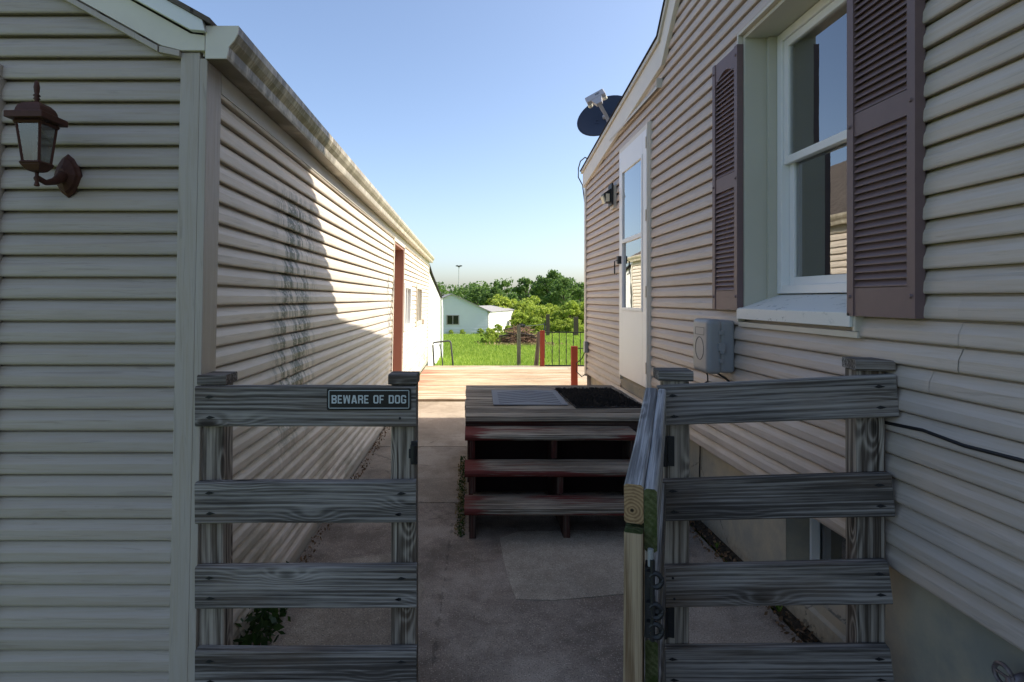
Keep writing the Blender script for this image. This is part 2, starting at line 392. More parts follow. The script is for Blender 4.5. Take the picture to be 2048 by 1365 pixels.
class B:
    """collects shapes in one mesh"""
    def __init__(s): s.v = []; s.f = []; s.mi = []
    def add(s, vs, fs, mi=0):
        o = len(s.v); s.v += [tuple(v) for v in vs]; s.f += [tuple(i + o for i in f) for f in fs]; s.mi += [mi] * len(fs); return s
    def box(s, x0, x1, y0, y1, z0, z1, mi=0):
        vs = [(x, y, z) for x in (x0, x1) for y in (y0, y1) for z in (z0, z1)]
        return s.add(vs, [(0, 1, 3, 2), (4, 6, 7, 5), (0, 4, 5, 1), (2, 3, 7, 6), (0, 2, 6, 4), (1, 5, 7, 3)], mi)
    def prism(s, poly, axis, a, b, mi=0):
        """poly: 2d points in the other two axes, extruded a..b on axis"""
        n = len(poly)
        def P(p, t):
            q = list(p); q.insert(axis, t); return tuple(q)
        vs = [P(p, a) for p in poly] + [P(p, b) for p in poly]
        fs = [tuple(range(n)), tuple(range(2 * n - 1, n - 1, -1))] + [(i, (i + 1) % n, n + (i + 1) % n, n + i) for i in range(n)]
        return s.add(vs, fs, mi)
    def tube(s, pts, r, n=8, mi=0, cap=True):
        pts = [Vector(p) for p in pts]; rs = r if isinstance(r, (list, tuple)) else [r] * len(pts)
        rings = []; up = Vector((0, 0, 1))
        for i, p in enumerate(pts):
            d = (pts[min(i + 1, len(pts) - 1)] - pts[max(i - 1, 0)]).normalized()
            a = d.cross(up if abs(d.z) < .95 else Vector((1, 0, 0))).normalized(); b = d.cross(a)
            rings.append([p + (a * math.cos(t) + b * math.sin(t)) * rs[i] for t in [2 * math.pi * k / n for k in range(n)]])
        vs = [q for rg in rings for q in rg]; fs = []
        for i in range(len(pts) - 1):
            for k in range(n): fs.append((i * n + k, i * n + (k + 1) % n, (i + 1) * n + (k + 1) % n, (i + 1) * n + k))
        if cap: fs += [tuple(range(n - 1, -1, -1)), tuple((len(pts) - 1) * n + k for k in range(n))]
        return s.add(vs, fs, mi)
    def lathe(s, prof, c=(0, 0, 0), n=16, mi=0):
        vs = []; fs = []
        for r, z in prof:
            for k in range(n):
                t = 2 * math.pi * k / n; vs.append((c[0] + r * math.cos(t), c[1] + r * math.sin(t), c[2] + z))
        for i in range(len(prof) - 1):
            for k in range(n): fs.append((i * n + k, i * n + (k + 1) % n, (i + 1) * n + (k + 1) % n, (i + 1) * n + k))
        fs += [tuple(range(n - 1, -1, -1)), tuple((len(prof) - 1) * n + k for k in range(n))]
        return s.add(vs, fs, mi)
    def me(s, name, bevel=0, seg=2, smooth=False, fix=True):
        me = mesh(name, s.v, s.f)
        if any(s.mi): me.polygons.foreach_set('material_index', s.mi)
        if fix or bevel:
            bm = bmesh.new(); bm.from_mesh(me)
            bmesh.ops.recalc_face_normals(bm, faces=bm.faces)
            if bevel: bmesh.ops.bevel(bm, geom=list(bm.edges), offset=bevel, segments=seg, affect='EDGES', profile=.6)
            bm.to_mesh(me); bm.free()
        if smooth:
            me.polygons.foreach_set('use_smooth', [True] * len(me.polygons))
        return me
_bc = {}
def board_me(L, W, T, bev=.003, ends=False, key=None):
    """board mesh: x 0..L, y 0..T (thickness, front at 0), z 0..W, slightly uneven"""
    b = B(); nx = max(2, int(L / .25) + 1); vs = []; fs = []
    rr = random.Random(hash((round(L, 3), round(W, 3), key)) & 0xffff)
    for i in range(nx):
        x = L * i / (nx - 1); dz = rr.uniform(-.0018, .0018); dy = rr.uniform(-.0015, .0015)
        c = bev * 1.2
        ring = [(0 + dy, c), (c + dy, 0), (T - c + dy, 0), (T + dy, c), (T + dy, W - c), (T - c + dy, W), (c + dy, W), (0 + dy, W - c)]
        vs += [(x, p, q + dz) for p, q in ring]
    mi = []
    for i in range(nx - 1):
        for k in range(8): fs.append((i * 8 + k, i * 8 + (k + 1) % 8, (i + 1) * 8 + (k + 1) % 8, (i + 1) * 8 + k)); mi.append(0)
    fs += [tuple(range(7, -1, -1)), tuple((nx - 1) * 8 + k for k in range(8))]; mi += [1 if ends else 0] * 2
    b.add(vs, fs); b.mi = mi
    return b.me('board')
def grid_wall(us, zs, holes, P):
    """wall sheet in (u,z) with rectangular holes; P maps (u,z) to a point"""
    us = sorted(set(us + [h[0] for h in holes] + [h[1] for h in holes])); zs = sorted(set(zs + [h[2] for h in holes] + [h[3] for h in holes]))
    b = B()
    for i in range(len(us) - 1):
        for j in range(len(zs) - 1):
            cu, cz = (us[i] + us[i + 1]) / 2, (zs[j] + zs[j + 1]) / 2
            if any(h[0] < cu < h[1] and h[2] < cz < h[3] for h in holes): continue
            b.add([P(us[i], zs[j]), P(us[i + 1], zs[j]), P(us[i + 1], zs[j + 1]), P(us[i], zs[j + 1])], [(0, 1, 2, 3)])
    return b
PROF = [(0.0, .0175), (.05, .0200), (.12, .0207), (.46, .0190), (.54, .0165), (.70, .0105), (.86, .0055), (.90, .0035), (.915, -.004), (1.0, -.008)]
def prof(t):
    for (a, va), (b, vb) in zip(PROF, PROF[1:]):
        if t <= b: return va + (vb - va) * (t - a) / (b - a)
    return PROF[-1][1]
def lay_siding(parent, m, z_start, z_end, h, ua, ub, holes, P, wob=.0012):
    """courses of siding as single boards; ua(z), ub(z) = ends; P(u, out, z) = point"""
    k = 0; z = z_start
    while z < z_end - .005:
        z1 = z + h
        levels = [z + h * t for t, _ in PROF]
        for ho in holes:
            for q in (ho[2], ho[3]):
                if z + .001 < q < z1 - .001: levels.append(q)
        levels = sorted(l for l in set(levels) if l <= z_end + 1e-6)
        # pieces: spans between holes, constant over bands
        cuts = sorted({round(q, 4) for ho in holes if ho[2] < z1 - .001 and ho[3] > z + .001 for q in ho[:2]})
        if k % 3 == 0: seams = [random.uniform(0, 3.6) + 3.66 * q for q in range(-2, 4)]
        if wob: cuts = sorted(set(cuts + [round(q + (k % 3) * .0, 4) for q in seams if ua(z) + .15 < q < ub(z1) - .15 and not any(ho[0] - .05 < q < ho[1] + .05 for ho in holes)]))
        a0 = lambda zz: ua(zz); b0 = lambda zz: ub(zz)
        edges = [None] + cuts + [None]
        for i in range(len(edges) - 1):
            ea, eb = edges[i], edges[i + 1]
            vs = []; fs = []; dj = random.uniform(-wob, wob)
            n = 0; prev = None
            def ends(zz):
                a = a0(zz) if ea is None else max(ea, a0(zz)); b = b0(zz) if eb is None else min(eb, b0(zz))
                return a, b
            for li in range(len(levels) - 1):
                za, zb = levels[li], levels[li + 1]; cz = (za + zb) / 2
                a, b = ends(cz)
                if b - a < .004: continue
                cu = (a + b) / 2
                if any(ho[0] < cu < ho[1] and ho[2] < cz < ho[3] for ho in holes): continue
                aa, ba = ends(za); ab, bb = ends(zb)
                oa, ob = prof((za - z) / h) + dj, prof((zb - z) / h) + dj
                nseg = max(1, int((b - a) / .5)); base = len(vs)
                for j in range(nseg + 1):
                    t = j / nseg; wv = math.sin((aa + (ba - aa) * t) * 2.3 + k * .7) * .0012
                    vs.append(P(aa + (ba - aa) * t, oa + wv, za)); vs.append(P(ab + (bb - ab) * t, ob + wv, zb))
                for j in range(nseg): fs.append((base + 2 * j, base + 2 * j + 2, base + 2 * j + 3, base + 2 * j + 1))
                if abs(za - z) < 1e-6:       # underside of the butt edge
                    base = len(vs)
                    vs += [P(aa, oa, za), P(ba, oa, za), P(ba, -.009, za + .003), P(aa, -.009, za + .003)]; fs.append((base, base + 3, base + 2, base + 1))
            if fs:
                o = wpart('siding_board', mesh('siding_board', vs, fs), m, parent)
        k += 1; z = z1
def lean(o, k=.02, z0=1.44):
    me = o.data; n = len(me.vertices); c = np.empty(n * 3); me.vertices.foreach_get('co', c); c = c.reshape(-1, 3)
    c[:, 0] += k * (c[:, 2] - z0); me.vertices.foreach_set('co', c.ravel()); me.update()

# ================================================================== SETTING
def zl(y):     # the land falls away behind the deck
    if y < 9: return -.06
    if y < 12: return -.06 - .24 * (y - 9) / 3
    if y < 50: return -.30 - 1.35 * (y - 12) / 38
    return -1.65
ys = [-60, -14, 0, 9, 12, 16, 20, 26, 32, 40, 50, 70, 120, 300, 1500]; xs = [-1200, -200, -60, -20, -8, -2, 2, 8, 20, 60, 200, 1200]
b = B(); vs = [(x, y, zl(y)) for y in ys for x in xs]; nx = len(xs)
b.add(vs, [(j * nx + i, j * nx + i + 1, (j + 1) * nx + i + 1, (j + 1) * nx + i) for j in range(len(ys) - 1) for i in range(nx - 1)])
tag(link('lawn', b.me('lawn'), M['lawn']), kind='structure')
b = B(); b.box(-9, 12, -16, -2.6, -.12, -.004); tag(link('unseen_driveway', b.me('unseen_driveway'), M['asphalt']), kind='structure')  # unseen ground added behind the camera, dark to limit bounce light
path = bpy.data.objects.new('concrete_path', None); col.objects.link(path); tag(path, kind='structure'); WB['concrete_path'] = Vector((0, 0, 0))
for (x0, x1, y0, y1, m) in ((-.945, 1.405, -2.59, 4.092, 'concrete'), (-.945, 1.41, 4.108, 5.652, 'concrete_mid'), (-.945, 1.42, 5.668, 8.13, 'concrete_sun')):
    b = B(); b.box(x0, x1, y0, y1, -.12, 0.0)
    me = b.me('slab', bevel=.006, seg=2); wpart('slab', me, M[m], path)
# paler repair patch, irregular outline
pp = [(.185, 3.48), (.19, 3.2), (.205, 2.95), (.225, 2.775), (.40, 2.765), (.62, 2.80), (.78, 2.83), (1.12, 2.86), (1.2, 3.1), (1.18, 3.55), (.7, 3.6), (.3, 3.58)]
b = B(); b.prism(pp, 2, .0, .004); wpart('repair_patch', b.me('repair_patch'), M['patch'], path)
b = B(); b.prism([(-.80, 2.3), (-.30, 2.25), (-.22, 2.9), (-.35, 3.3), (-.7, 3.2)], 2, 0, .0035); wpart('repair_patch', b.me('repair_patch'), M['concrete_mid'], path)
soil = B()
soil.add([(1.405, -1.5, .008), (1.48, -1.5, .03), (1.48, 7.0, .03), (1.415, 7.0, .008)], [(0, 1, 2, 3)])

tag(link('soil_strip', soil.me('soil'), M['dirt']), kind='structure')

# ================================================================== GARAGE (left)
GX, GY0, GY1 = -.945, 2.03, 13.25
gar = thing('garage', 'long garage clad in cream vinyl siding with a gutter along its eave', 'garage', (-3.5, 7.6, 0))
DOOR = (7.12, 8.14, .02, 2.12); W1 = (8.28, 9.14, 1.0, 1.64); W2 = (10.18, 11.25, .98, 1.66)
ZE = 2.22
pk = -3.9; zp = 2.36 + .55 * (-.93 - pk)
sb = grid_wall([GY0, GY1], [.03, ZE + .1], [DOOR, W1, W2], lambda u, z: (GX - .013, u, z))
sb.add([(GX, GY1, .0), (-6.9, GY1, 0), (-6.9, GY1, 2.3), (pk, GY1, zp - .1), (GX, GY1, 2.3)], [(0, 1, 2, 3, 4)])
sb.add([(-6.9, GY0, 0), (-6.9, GY1, 0), (-6.9, GY1, 2.3), (-6.9, GY0, 2.3)], [(0, 1, 2, 3)])
side = wpart('side_wall', sb.me('side_wall'), M['garage_side_lit'], gar)
fb = B(); fb.add([(GX - .014, GY0 + .013, 0), (-6.9, GY0 + .013, 0), (-6.9, GY0 + .013, 2.3), (pk, GY0 + .013, zp - .1), (GX - .014, GY0 + .013, 2.3)], [(0, 1, 2, 3, 4)])
front = wpart('front_wall', fb.me('front_wall'), M['garage_front_shaded'], gar)
H3 = .0762
lay_siding(side, M['garage_side_lit'], .045, ZE + .005, H3, lambda z: GY0 + .085, lambda z: GY1 - .07,
           [(DOOR[0] - .05, DOOR[1] + .05, 0, DOOR[3] + .05), (W1[0] - .03, W1[1] + .03, W1[2] - .03, W1[3] + .03), (W2[0] - .03, W2[1] + .03, W2[2] - .03, W2[3] + .03)],
           lambda u, o, z: (GX + o, u, z))
FZ0 = 1.44 - (1122.5 - 598) / 573 + .0
FZ0 = FZ0 - H3 * math.floor(FZ0 / H3)
lay_siding(front, M['garage_front_shaded'], FZ0, 3.6, .0763, lambda z: max(-3.3, pk) if z > 2.28 else -3.3,
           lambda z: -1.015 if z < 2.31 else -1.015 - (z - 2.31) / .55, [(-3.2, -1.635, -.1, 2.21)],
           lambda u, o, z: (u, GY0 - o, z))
b = B(); b.box(GX + .0, GX + .026, GY0 - .028, GY0 + .088, 0.0, 2.27); b.box(-1.012, GX + .0, GY0 - .028, GY0 + .0, 0.0, 2.29)
wpart('corner_trim', b.me('corner_trim', bevel=.003), M['garage_trim'], gar)
b = B(); b.box(GX, GX + .026, GY1 - .075, GY1 + .01, .0, 2.25); wpart('corner_trim', b.me('corner_trim', bevel=.003), M['cream'], gar)
# garage door casing at the far left
b = B(); b.box(-1.69, -1.632, GY0 - .032, GY0, 0, 2.205); b.box(-3.2, -1.632, GY0 - .032, GY0, 2.207, 2.25); cas = wpart('door_casing', b.me('casing', bevel=.003), M['garage_trim'], gar)
b = B(); b.box(-3.18, -1.692, GY0 - .004, GY0 + .01, 0, 2.2); wpart('overhead_door', b.me('overhead_door'), M['white'], gar)
# eave: soffit, gutter
b = B(); b.box(GX + .002, GX + .0255, GY0 + .09, GY1 - .08, ZE - .03, ZE + .04); wpart('frieze_board', b.me('frieze'), M['tan_trim'], gar)
gp = [(0, 0), (.072, 0), (.076, .012), (.080, .04), (.098, .062), (.110, .085), (.112, .112), (.106, .114), (.102, .09), (.074, .05), (.07, .006), (.004, .006), (.004, .11), (0, .11)]
GZ = 2.262
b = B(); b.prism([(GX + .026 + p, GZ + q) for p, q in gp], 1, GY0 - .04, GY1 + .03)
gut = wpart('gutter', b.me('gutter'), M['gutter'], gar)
b = B(); b.prism([(GX + .026 + p, GZ + q) for p, q in gp[:7] + [(0, .112)]], 1, GY0 - .046, GY0 - .040); wpart('end_cap', b.me('end_cap'), M['cream'], gut)
b = B(); b.prism([(GX + .026 + p, GZ + q) for p, q in gp[:7] + [(0, .112)]], 1, GY1 + .03, GY1 + .035); wpart('end_cap', b.me('end_cap'), M['cream'], gut)
b = B(); b.box(GX + .004, GX + .0255, GY0 - .015, GY1, ZE + .062, 2.375); wpart('fascia', b.me('fascia'), M['cream'], gar)
# rake: lower strip, wide board, top board, shingle edge (front plane)
SL = .55
def rake(name, xr, zt, hgt, y0, y1, m, bev=.002):
    b = B(); L = 3.2
    b.prism([(xr, zt), (xr - L, zt + SL * L), (xr - L, zt + SL * L - hgt), (xr, zt - hgt)], 1, y0, y1)
    return wpart(name, b.me(name, bevel=bev), m, gar)
rake('rake_trim', -1.085, 2.308, .020, GY0 - .043, GY0 - .010, M['garage_trim'])
b = B(); L = 3.2      # wide board with its flat return over the corner
b.prism([(-.925, 2.293), (-.925, 2.345), (-.975, 2.352), (-.975 - L, 2.352 + SL * L), (-1.075 - L, 2.3105 + SL * L), (-1.075, 2.3105), (-1.005, 2.293)], 1, GY0 - .038, GY0 - .010)
wpart('rake_board', b.me('rake_board', bevel=.002), M['cream'], gar)
b = B(); b.prism([(-1.08, 2.308), (-1.01, 2.292), (-1.01, 2.272), (-1.08, 2.286)], 1, GY0 - .042, GY0 - .012); wpart('rake_trim', b.me('rake_return', bevel=.002), M['garage_trim'], gar)
b = B(); b.prism([(-.915, 2.350), (-.925, 2.388), (-.935 - L, 2.388 + SL * L), (-.995 - L, 2.352 + SL * L), (-.965, 2.354)], 1, GY0 - .062, GY0 - .039)
wpart('rake_cap', b.me('rake_cap', bevel=.002), M['white'], gar)
b = B()
b.prism([(-.895, 2.372), (-.895, 2.39), (pk, 2.39 + SL * (-.895 - pk)), (-6.95, 2.39 + SL * (-.895 - pk) + SL * (-6.95 - pk)), (-6.95, 2.372 + SL * (-.895 - pk) + SL * (-6.95 - pk)), (pk, 2.372 + SL * (-.895 - pk))], 1, GY0 - .07, GY1 + .05)
wpart('roof', b.me('roof'), M['roof'], gar)
# brown recessed doorway
b = B()
b.box(GX - .16, GX + .014, DOOR[1], DOOR[1] + .03, .0, DOOR[3]); b.box(GX - .16, GX + .012, DOOR[0] - .028, DOOR[0], .0, DOOR[3]); b.box(GX - .16, GX + .013, DOOR[0] - .028, DOOR[1] + .03, DOOR[3], DOOR[3] + .03)
dj = wpart('door_jamb', b.me('door_jamb'), M['brown_door'], gar)
b = B(); b.box(GX - .2, GX - .15, DOOR[0], DOOR[1], .02, DOOR[3]); wpart('side_door', b.me('side_door'), M['brown_door'], gar)
b = B(); b.box(GX, GX + .028, DOOR[0] - .075, DOOR[0] - .03, 0, DOOR[3] + .07); b.box(GX, GX + .028, DOOR[1] + .032, DOOR[1] + .06, 0, DOOR[3] + .07); b.box(GX, GX + .027, DOOR[0] - .03, DOOR[1] + .032, DOOR[3] + .031, DOOR[3] + .07)
wpart('door_trim', b.me('door_trim', bevel=.003), M['cream'], gar)
for wi, (y0, y1, z0, z1) in enumerate((W1, W2)):
    b = B(); e = .045
    for q in ((y0 - .03, y0 + e, z0 - .03, z1 + .03), (y1 - e, y1 + .03, z0 - .03, z1 + .03)): b.box(GX - .04, GX + .035, q[0], q[1], q[2], q[3])
    b.box(GX - .04, GX + .034, y0 + e, y1 - e, z0 - .03, z0 + e); b.box(GX - .04, GX + .034, y0 + e, y1 - e, z1 - e, z1 + .03); b.box(GX - .035, GX + .02, (y0 + y1) / 2 - .02, (y0 + y1) / 2 + .02, z0 + e, z1 - e)
    w = wpart('window', b.me('window', bevel=.003), M['white'] if wi == 0 else M['tan_trim'], gar)
    b = B(); b.box(GX - .03, GX - .025, y0 + e, y1 - e, z0 + e, z1 - e); wpart('pane', b.me('pane'), M['glass'], w)
    b = B(); b.box(GX - .16, GX - .15, y0, y1, z0, z1); wpart('curtain', b.me('curtain'), M['curtain'] if wi else M['interior'], w)
b = B(); b.box(GX + .012, GX + .06, 11.55, 11.66, .93, 1.03); wpart('outlet_box', b.me('outlet_box', bevel=.006), M['tan_trim'], gar)
b = B(); b.box(GX + .0, GX + .012, GY0 + .09, GY1, -.03, .042); wpart('base_board', b.me('base_board'), M['tan_trim'], gar)
for o in [o for o in bpy.data.objects if o.type == 'MESH']:
    r = o
    while r.parent: r = r.parent
    if r == gar: lean(o)
# low addition behind the garage
lt = thing('lean_to', 'low white lean-to behind the garage with a roof sloping away', 'shed', (-3, 16, -.5))
b = B(); b.prism([(13.5, -.8), (13.5, 2.18), (14.5, 2.02), (19.3, 1.48), (19.3, -.8)], 0, -4.5, -.955); wpart('wall', b.me('wall'), M['shed_white'], lt)
b = B(); b.prism([(13.35, 2.205), (13.35, 2.235), (14.5, 2.06), (19.5, 1.50), (19.5, 1.47), (14.5, 2.03)], 0, -4.6, -.90); wpart('roof', b.me('roof'), M['roof_dark'], lt)
b = B(); b.box(-1.0, -.90, 19.5, 19.6, 1.36, 1.47); b.tube([(-.93, 19.45, 1.4), (-.91, 19.45, 1.1), (-.91, 19.45, -.6)], .04); wpart('downspout', b.me('downspout'), M['white'], lt)

# ================================================================== HOUSE (right)
HX = 1.43
hou = thing('house', 'beige vinyl sided house with plum shutters and a white storm door', 'house', (5, 2, 0))
ZS = .541
WIN = (2.13, 2.984, 1.372, 2.78); HD = (4.50, 5.40, .62, 2.82); YB = 7.03
K0, K1, KZ = (7.03, 2.80), (4.2, 3.13), None
RS, MS = .119, 1.07
def top_y(z):     # underside of the rake boards
    if z < 2.80: return YB - .06
    if z < 3.13: return min(YB - .06, 7.03 - (z - 2.80) / .1166)
    return 4.2 - (z - 3.13) / MS
hb = grid_wall([-3.0, YB], [ZS - .02, 2.80], [WIN, HD], lambda u, z: (HX + .013, u, z))
hb.add([(HX + .013, -3.0, 2.80), (HX + .013, YB, 2.80), (HX + .013, 7.03, 2.95), (HX + .013, 4.2, 3.28), (HX + .013, .6, 3.28 + MS * 3.6), (HX + .013, -3.0, 3.28)], [(0, 1, 2, 3, 4, 5)])
hb.add([(HX, YB, 0), (9, YB, 0), (9, YB, 2.95), (HX, YB, 2.95)], [(0, 1, 2, 3)])
hb.add([(HX, -3, 0), (9, -3, 0), (9, -3, 3.28), (HX, -3, 3.28)], [(0, 1, 2, 3)])
hb.add([(9, -3.0, 0), (9, YB, 0), (9, YB, 2.95), (9, 4.2, 3.28), (9, .6, 3.28 + MS * 3.6), (9, -3.0, 3.28)], [(0, 1, 2, 3, 4, 5)])
hw = wpart('side_wall', hb.me('side_wall'), M['house_side'], hou)
WT = .03
lay_siding(hw, M['house_side'], ZS, 4.35, H3, lambda z: -1.2, top_y,
           [(WIN[0] - WT, WIN[1] + WT, WIN[2] - .06, WIN[3] + WT), HD], lambda u, o, z: (HX - o, u, z))
b = B(); b.box(HX - .03, HX + .0, YB - .06, YB + .02, ZS - .03, 2.86); wpart('corner_trim', b.me('corner_trim', bevel=.003), M['tan_trim'], hou)
# foundation with a basement window
BW = (2.14, 2.70, .16, .60)
b = grid_wall([-3.0, YB - .01], [-.15, ZS + .03], [BW], lambda u, z: (1.475, u, z))
b.box(1.4765, 1.62, BW[1], BW[1] + .02, BW[2] - .02, ZS); b.box(1.4765, 1.62, BW[0] - .02, BW[0], BW[2] - .02, ZS)
b.add([(1.455, BW[0] - .1, BW[2] - .05), (1.455, BW[1] + .05, BW[2] - .05), (1.64, BW[1] + .05, BW[2] + .02), (1.64, BW[0] - .1, BW[2] + .02), (1.455, BW[0] - .1, -.1), (1.455, BW[1] + .05, -.1)], [(0, 1, 2, 3), (0, 4, 5, 1)])
b.add([(1.475, YB - .01, -.15), (9, YB - .01, -.15), (9, YB - .01, ZS), (1.475, YB - .01, ZS)], [(0, 1, 2, 3)])
wpart('foundation', b.me('foundation'), M['foundation'], hou)
bw = B()
for (y0, y1, z0, z1) in ((BW[1] - .04, BW[1], BW[2], ZS), (BW[0], BW[0] + .04, BW[2], ZS), (2.40, 2.435, BW[2] + .035, ZS - .035), (BW[0] + .04, BW[1] - .04, BW[2], BW[2] + .035), (BW[0] + .04, BW[1] - .04, ZS - .035, ZS)):
    bw.box(1.585, 1.625, y0, y1, z0, z1)
bw.box(1.56, 1.60, BW[1] - .058, BW[1] - .042, BW[2], ZS)
w = wpart('basement_window', bw.me('basement_window', bevel=.003), M['white'], hou)
for (y0, y1) in ((BW[0] + .04, 2.40), (2.435, BW[1] - .04)):
    b = B(); b.box(1.605, 1.61, y0, y1, BW[2] + .03, ZS - .03); wpart('pane', b.me('pane'), M['glass'], w)
b = B(); b.box(1.72, 1.74, BW[0] - .1, BW[1] + .1, 0, ZS + .1); wpart('interior', b.me('interior'), M['interior'], w)
# recessed double hung window
b = B(); XI = 1.572
b.box(HX - .012, XI + .1, WIN[1], WIN[1] + .02, WIN[2] - .02, WIN[3] + .02); b.box(HX - .012, XI + .1, WIN[0] - .02, WIN[0], WIN[2] - .02, WIN[3] + .02)
b.box(HX - .011, XI + .1, WIN[0] - .02, WIN[1] + .02, WIN[3], WIN[3] + .02)
b.box(1.530, XI + .05, WIN[1] - .022, WIN[1] - .0005, 1.40, WIN[3] - .001); b.box(1.530, XI + .05, WIN[0] + .0005, WIN[0] + .022, 1.40, WIN[3] - .001)
wpart('window_jamb', b.me('window_jamb', bevel=.0015, seg=1), M['jamb'], hou)
b = B()      # channel trim round the opening
b.box(HX - .036, HX - .0, WIN[1] + .021, WIN[1] + .036, WIN[2] - .05, WIN[3] + .036); b.box(HX - .036, HX, WIN[0] - .036, WIN[0] - .021, WIN[2] - .05, WIN[3] + .036)
b.box(HX - .035, HX, WIN[0] - .0205, WIN[1] + .0205, WIN[3] + .021, WIN[3] + .036); b.box(HX - .028, HX, WIN[0] - .036, WIN[1] + .036, WIN[2] - .075, WIN[2] - .051)
wpart('window_trim', b.me('window_trim', bevel=.002), M['tan_trim'], hou)
b = B(); b.prism([(HX - .045, 1.338), (HX - .045, 1.388), (XI + .02, 1.462), (XI + .02, 1.338)], 1, WIN[0] + .001, WIN[1] - .001)
b.prism([(HX - .046, 1.337), (HX - .046, 1.389), (HX - .0305, 1.395), (HX - .0305, 1.337)], 1, WIN[0] - .02, WIN[1] + .018)
def sill_mat():
    t = NT('white sill with mildew'); v = t.oc(); n = t.noise(t.scale(v, 20, 14, 20), 1.0, 6, .75); n2 = t.noise(v, 6, 4, .6)
    m = t.math('MULTIPLY', t.smooth(n, .55, .64), t.smooth(n2, .42, .6))
    return t.fin(t.mix(t.math('MULTIPLY', m, .9), (.72, .71, .66), (.05, .055, .04)), .5, .35)
M['sill'] = sill_mat()
wpart('window_sill', b.me('window_sill', bevel=.002), M['sill'], hou)
wf = B(); e = .042; Y0, Y1, Z0, Z1 = WIN[0] + .023, WIN[1] - .023, 1.466, WIN[3] - .002; ZM = 2.125
for q in ((Y0, Y0 + e, Z0, Z1), (Y1 - e, Y1, Z0, Z1)): wf.box(XI, XI + .075, *q)
wf.box(XI, XI + .075, Y0 + e, Y1 - e, Z0, Z0 + e); wf.box(XI, XI + .075, Y0 + e, Y1 - e, Z1 - e, Z1)
win = wpart('window', wf.me('window', bevel=.004), M['white'], hou)
def sash(name, x0, x1, z0, z1, g=.038):
    b = B(); a, c = Y0 + e + .001, Y1 - e - .001
    b.box(x0, x1, a, a + g, z0, z1); b.box(x0, x1, c - g, c, z0, z1); b.box(x0, x1, a + g, c - g, z0, z0 + g); b.box(x0, x1, a + g, c - g, z1 - g, z1)
    s = wpart(name, b.me(name, bevel=.003), M['white'], win)
    b = B(); xm = (x0 + x1) / 2; b.box(xm, xm + .004, a + g, c - g, z0 + g, z1 - g)
    p = wpart('pane', b.me('pane'), M['glass'], win)
sash('upper_sash', XI + .012, XI + .036, ZM - .012, Z1 - e - .001); sash('lower_sash', XI + .040, XI + .066, Z0 + e + .001, ZM + .03)
b = B()
for k in range(48):
    z = 1.52 + k * .026; b.add([(1.665, Y0 + .03, z), (1.665, Y1 - .03, z), (1.677, Y1 - .03, z + .0225), (1.677, Y0 + .03, z + .0225)], [(0, 1, 2, 3)])
b.box(1.661, 1.663, 2.72, 2.724, 1.5, 2.76); b.box(1.661, 1.663, 2.35, 2.354, 1.5, 2.76)
bl = wpart('blind', b.me('blind', fix=False), M['blind'], win)
b = B(); b.box(2.1, 2.12, 1.6, 3.5, 1.0, 3.0); wpart('interior', b.me('interior'), M['interior'], win)
# shutters
lv = B(); lv.prism([(.004, 0), (.018, .0245), (.020, .0245), (.012, .004), (.006, .0)], 1, 0, 1.0)
def shutter(y0, y1, z0, z1):
    b = B(); x0, x1 = HX - .046, HX - .014; s = .034
    b.box(x0, x1, y0, y0 + s, z0, z1); b.box(x0, x1, y1 - s, y1, z0, z1)
    rails = ((z0, z0 + .10), (z0 + .645, z0 + .725))
    for q in rails: b.box(x0 + .004, x1, y0 + s, y1 - s, q[0], q[1])
    # arched top rail
    n = 12; yy = [y0 + s + (y1 - y0 - 2 * s) * i / n for i in range(n + 1)]
    arch = [(y, z1 - .075 - .05 * (1 - math.sin(math.pi * i / n)) ** 1.0) for i, y in enumerate(yy)]
    b.prism(arch + [(yy[-1], z1 - .002), (yy[0], z1 - .002)], 0, x0 + .004, x1)
    b.box(x1 - .0105, x1 - .0085, y0 + s, y1 - s, z0 + .1, z1 - .05)
    sh = wpart('shutter', b.me('shutter', fix=True), M['shutter'], hou)
    W = y1 - y0 - 2 * s; first = None
    for (a, c) in ((z0 + .103, z0 + .642), (z0 + .728, z1 - .082)):
        k = int((c - a) / .0246)
        for i in range(k):
            if first is None:
                lb = B(); lb.prism([(.000, .000), (.0, .004), (.014, .0235), (.018, .0235), (.006, .0)], 1, 0, W); first = lb.me('louver')
            wpart('louver', first, M['shutter'], sh).location = (x0 + .004, y0 + s, a + i * (c - a) / k)
    for (yy_, zz_) in ((y0 + s / 2, z0 + .07), (y1 - s / 2, z0 + .07), (y0 + s / 2, z0 + .685), (y1 - s / 2, z0 + .685), (y0 + s / 2, z1 - .05), (y1 - s / 2, z1 - .05)):
        b = B(); b.tube([(x0 - .006, yy_, zz_), (x0 + .002, yy_, zz_)], [.005, .009], 10); wpart('screw_cap', b.me('screw_cap'), M['shutter'], sh)
shutter(1.80, 2.125, 1.378, 2.757); shutter(2.995, 3.30, 1.382, 2.755)
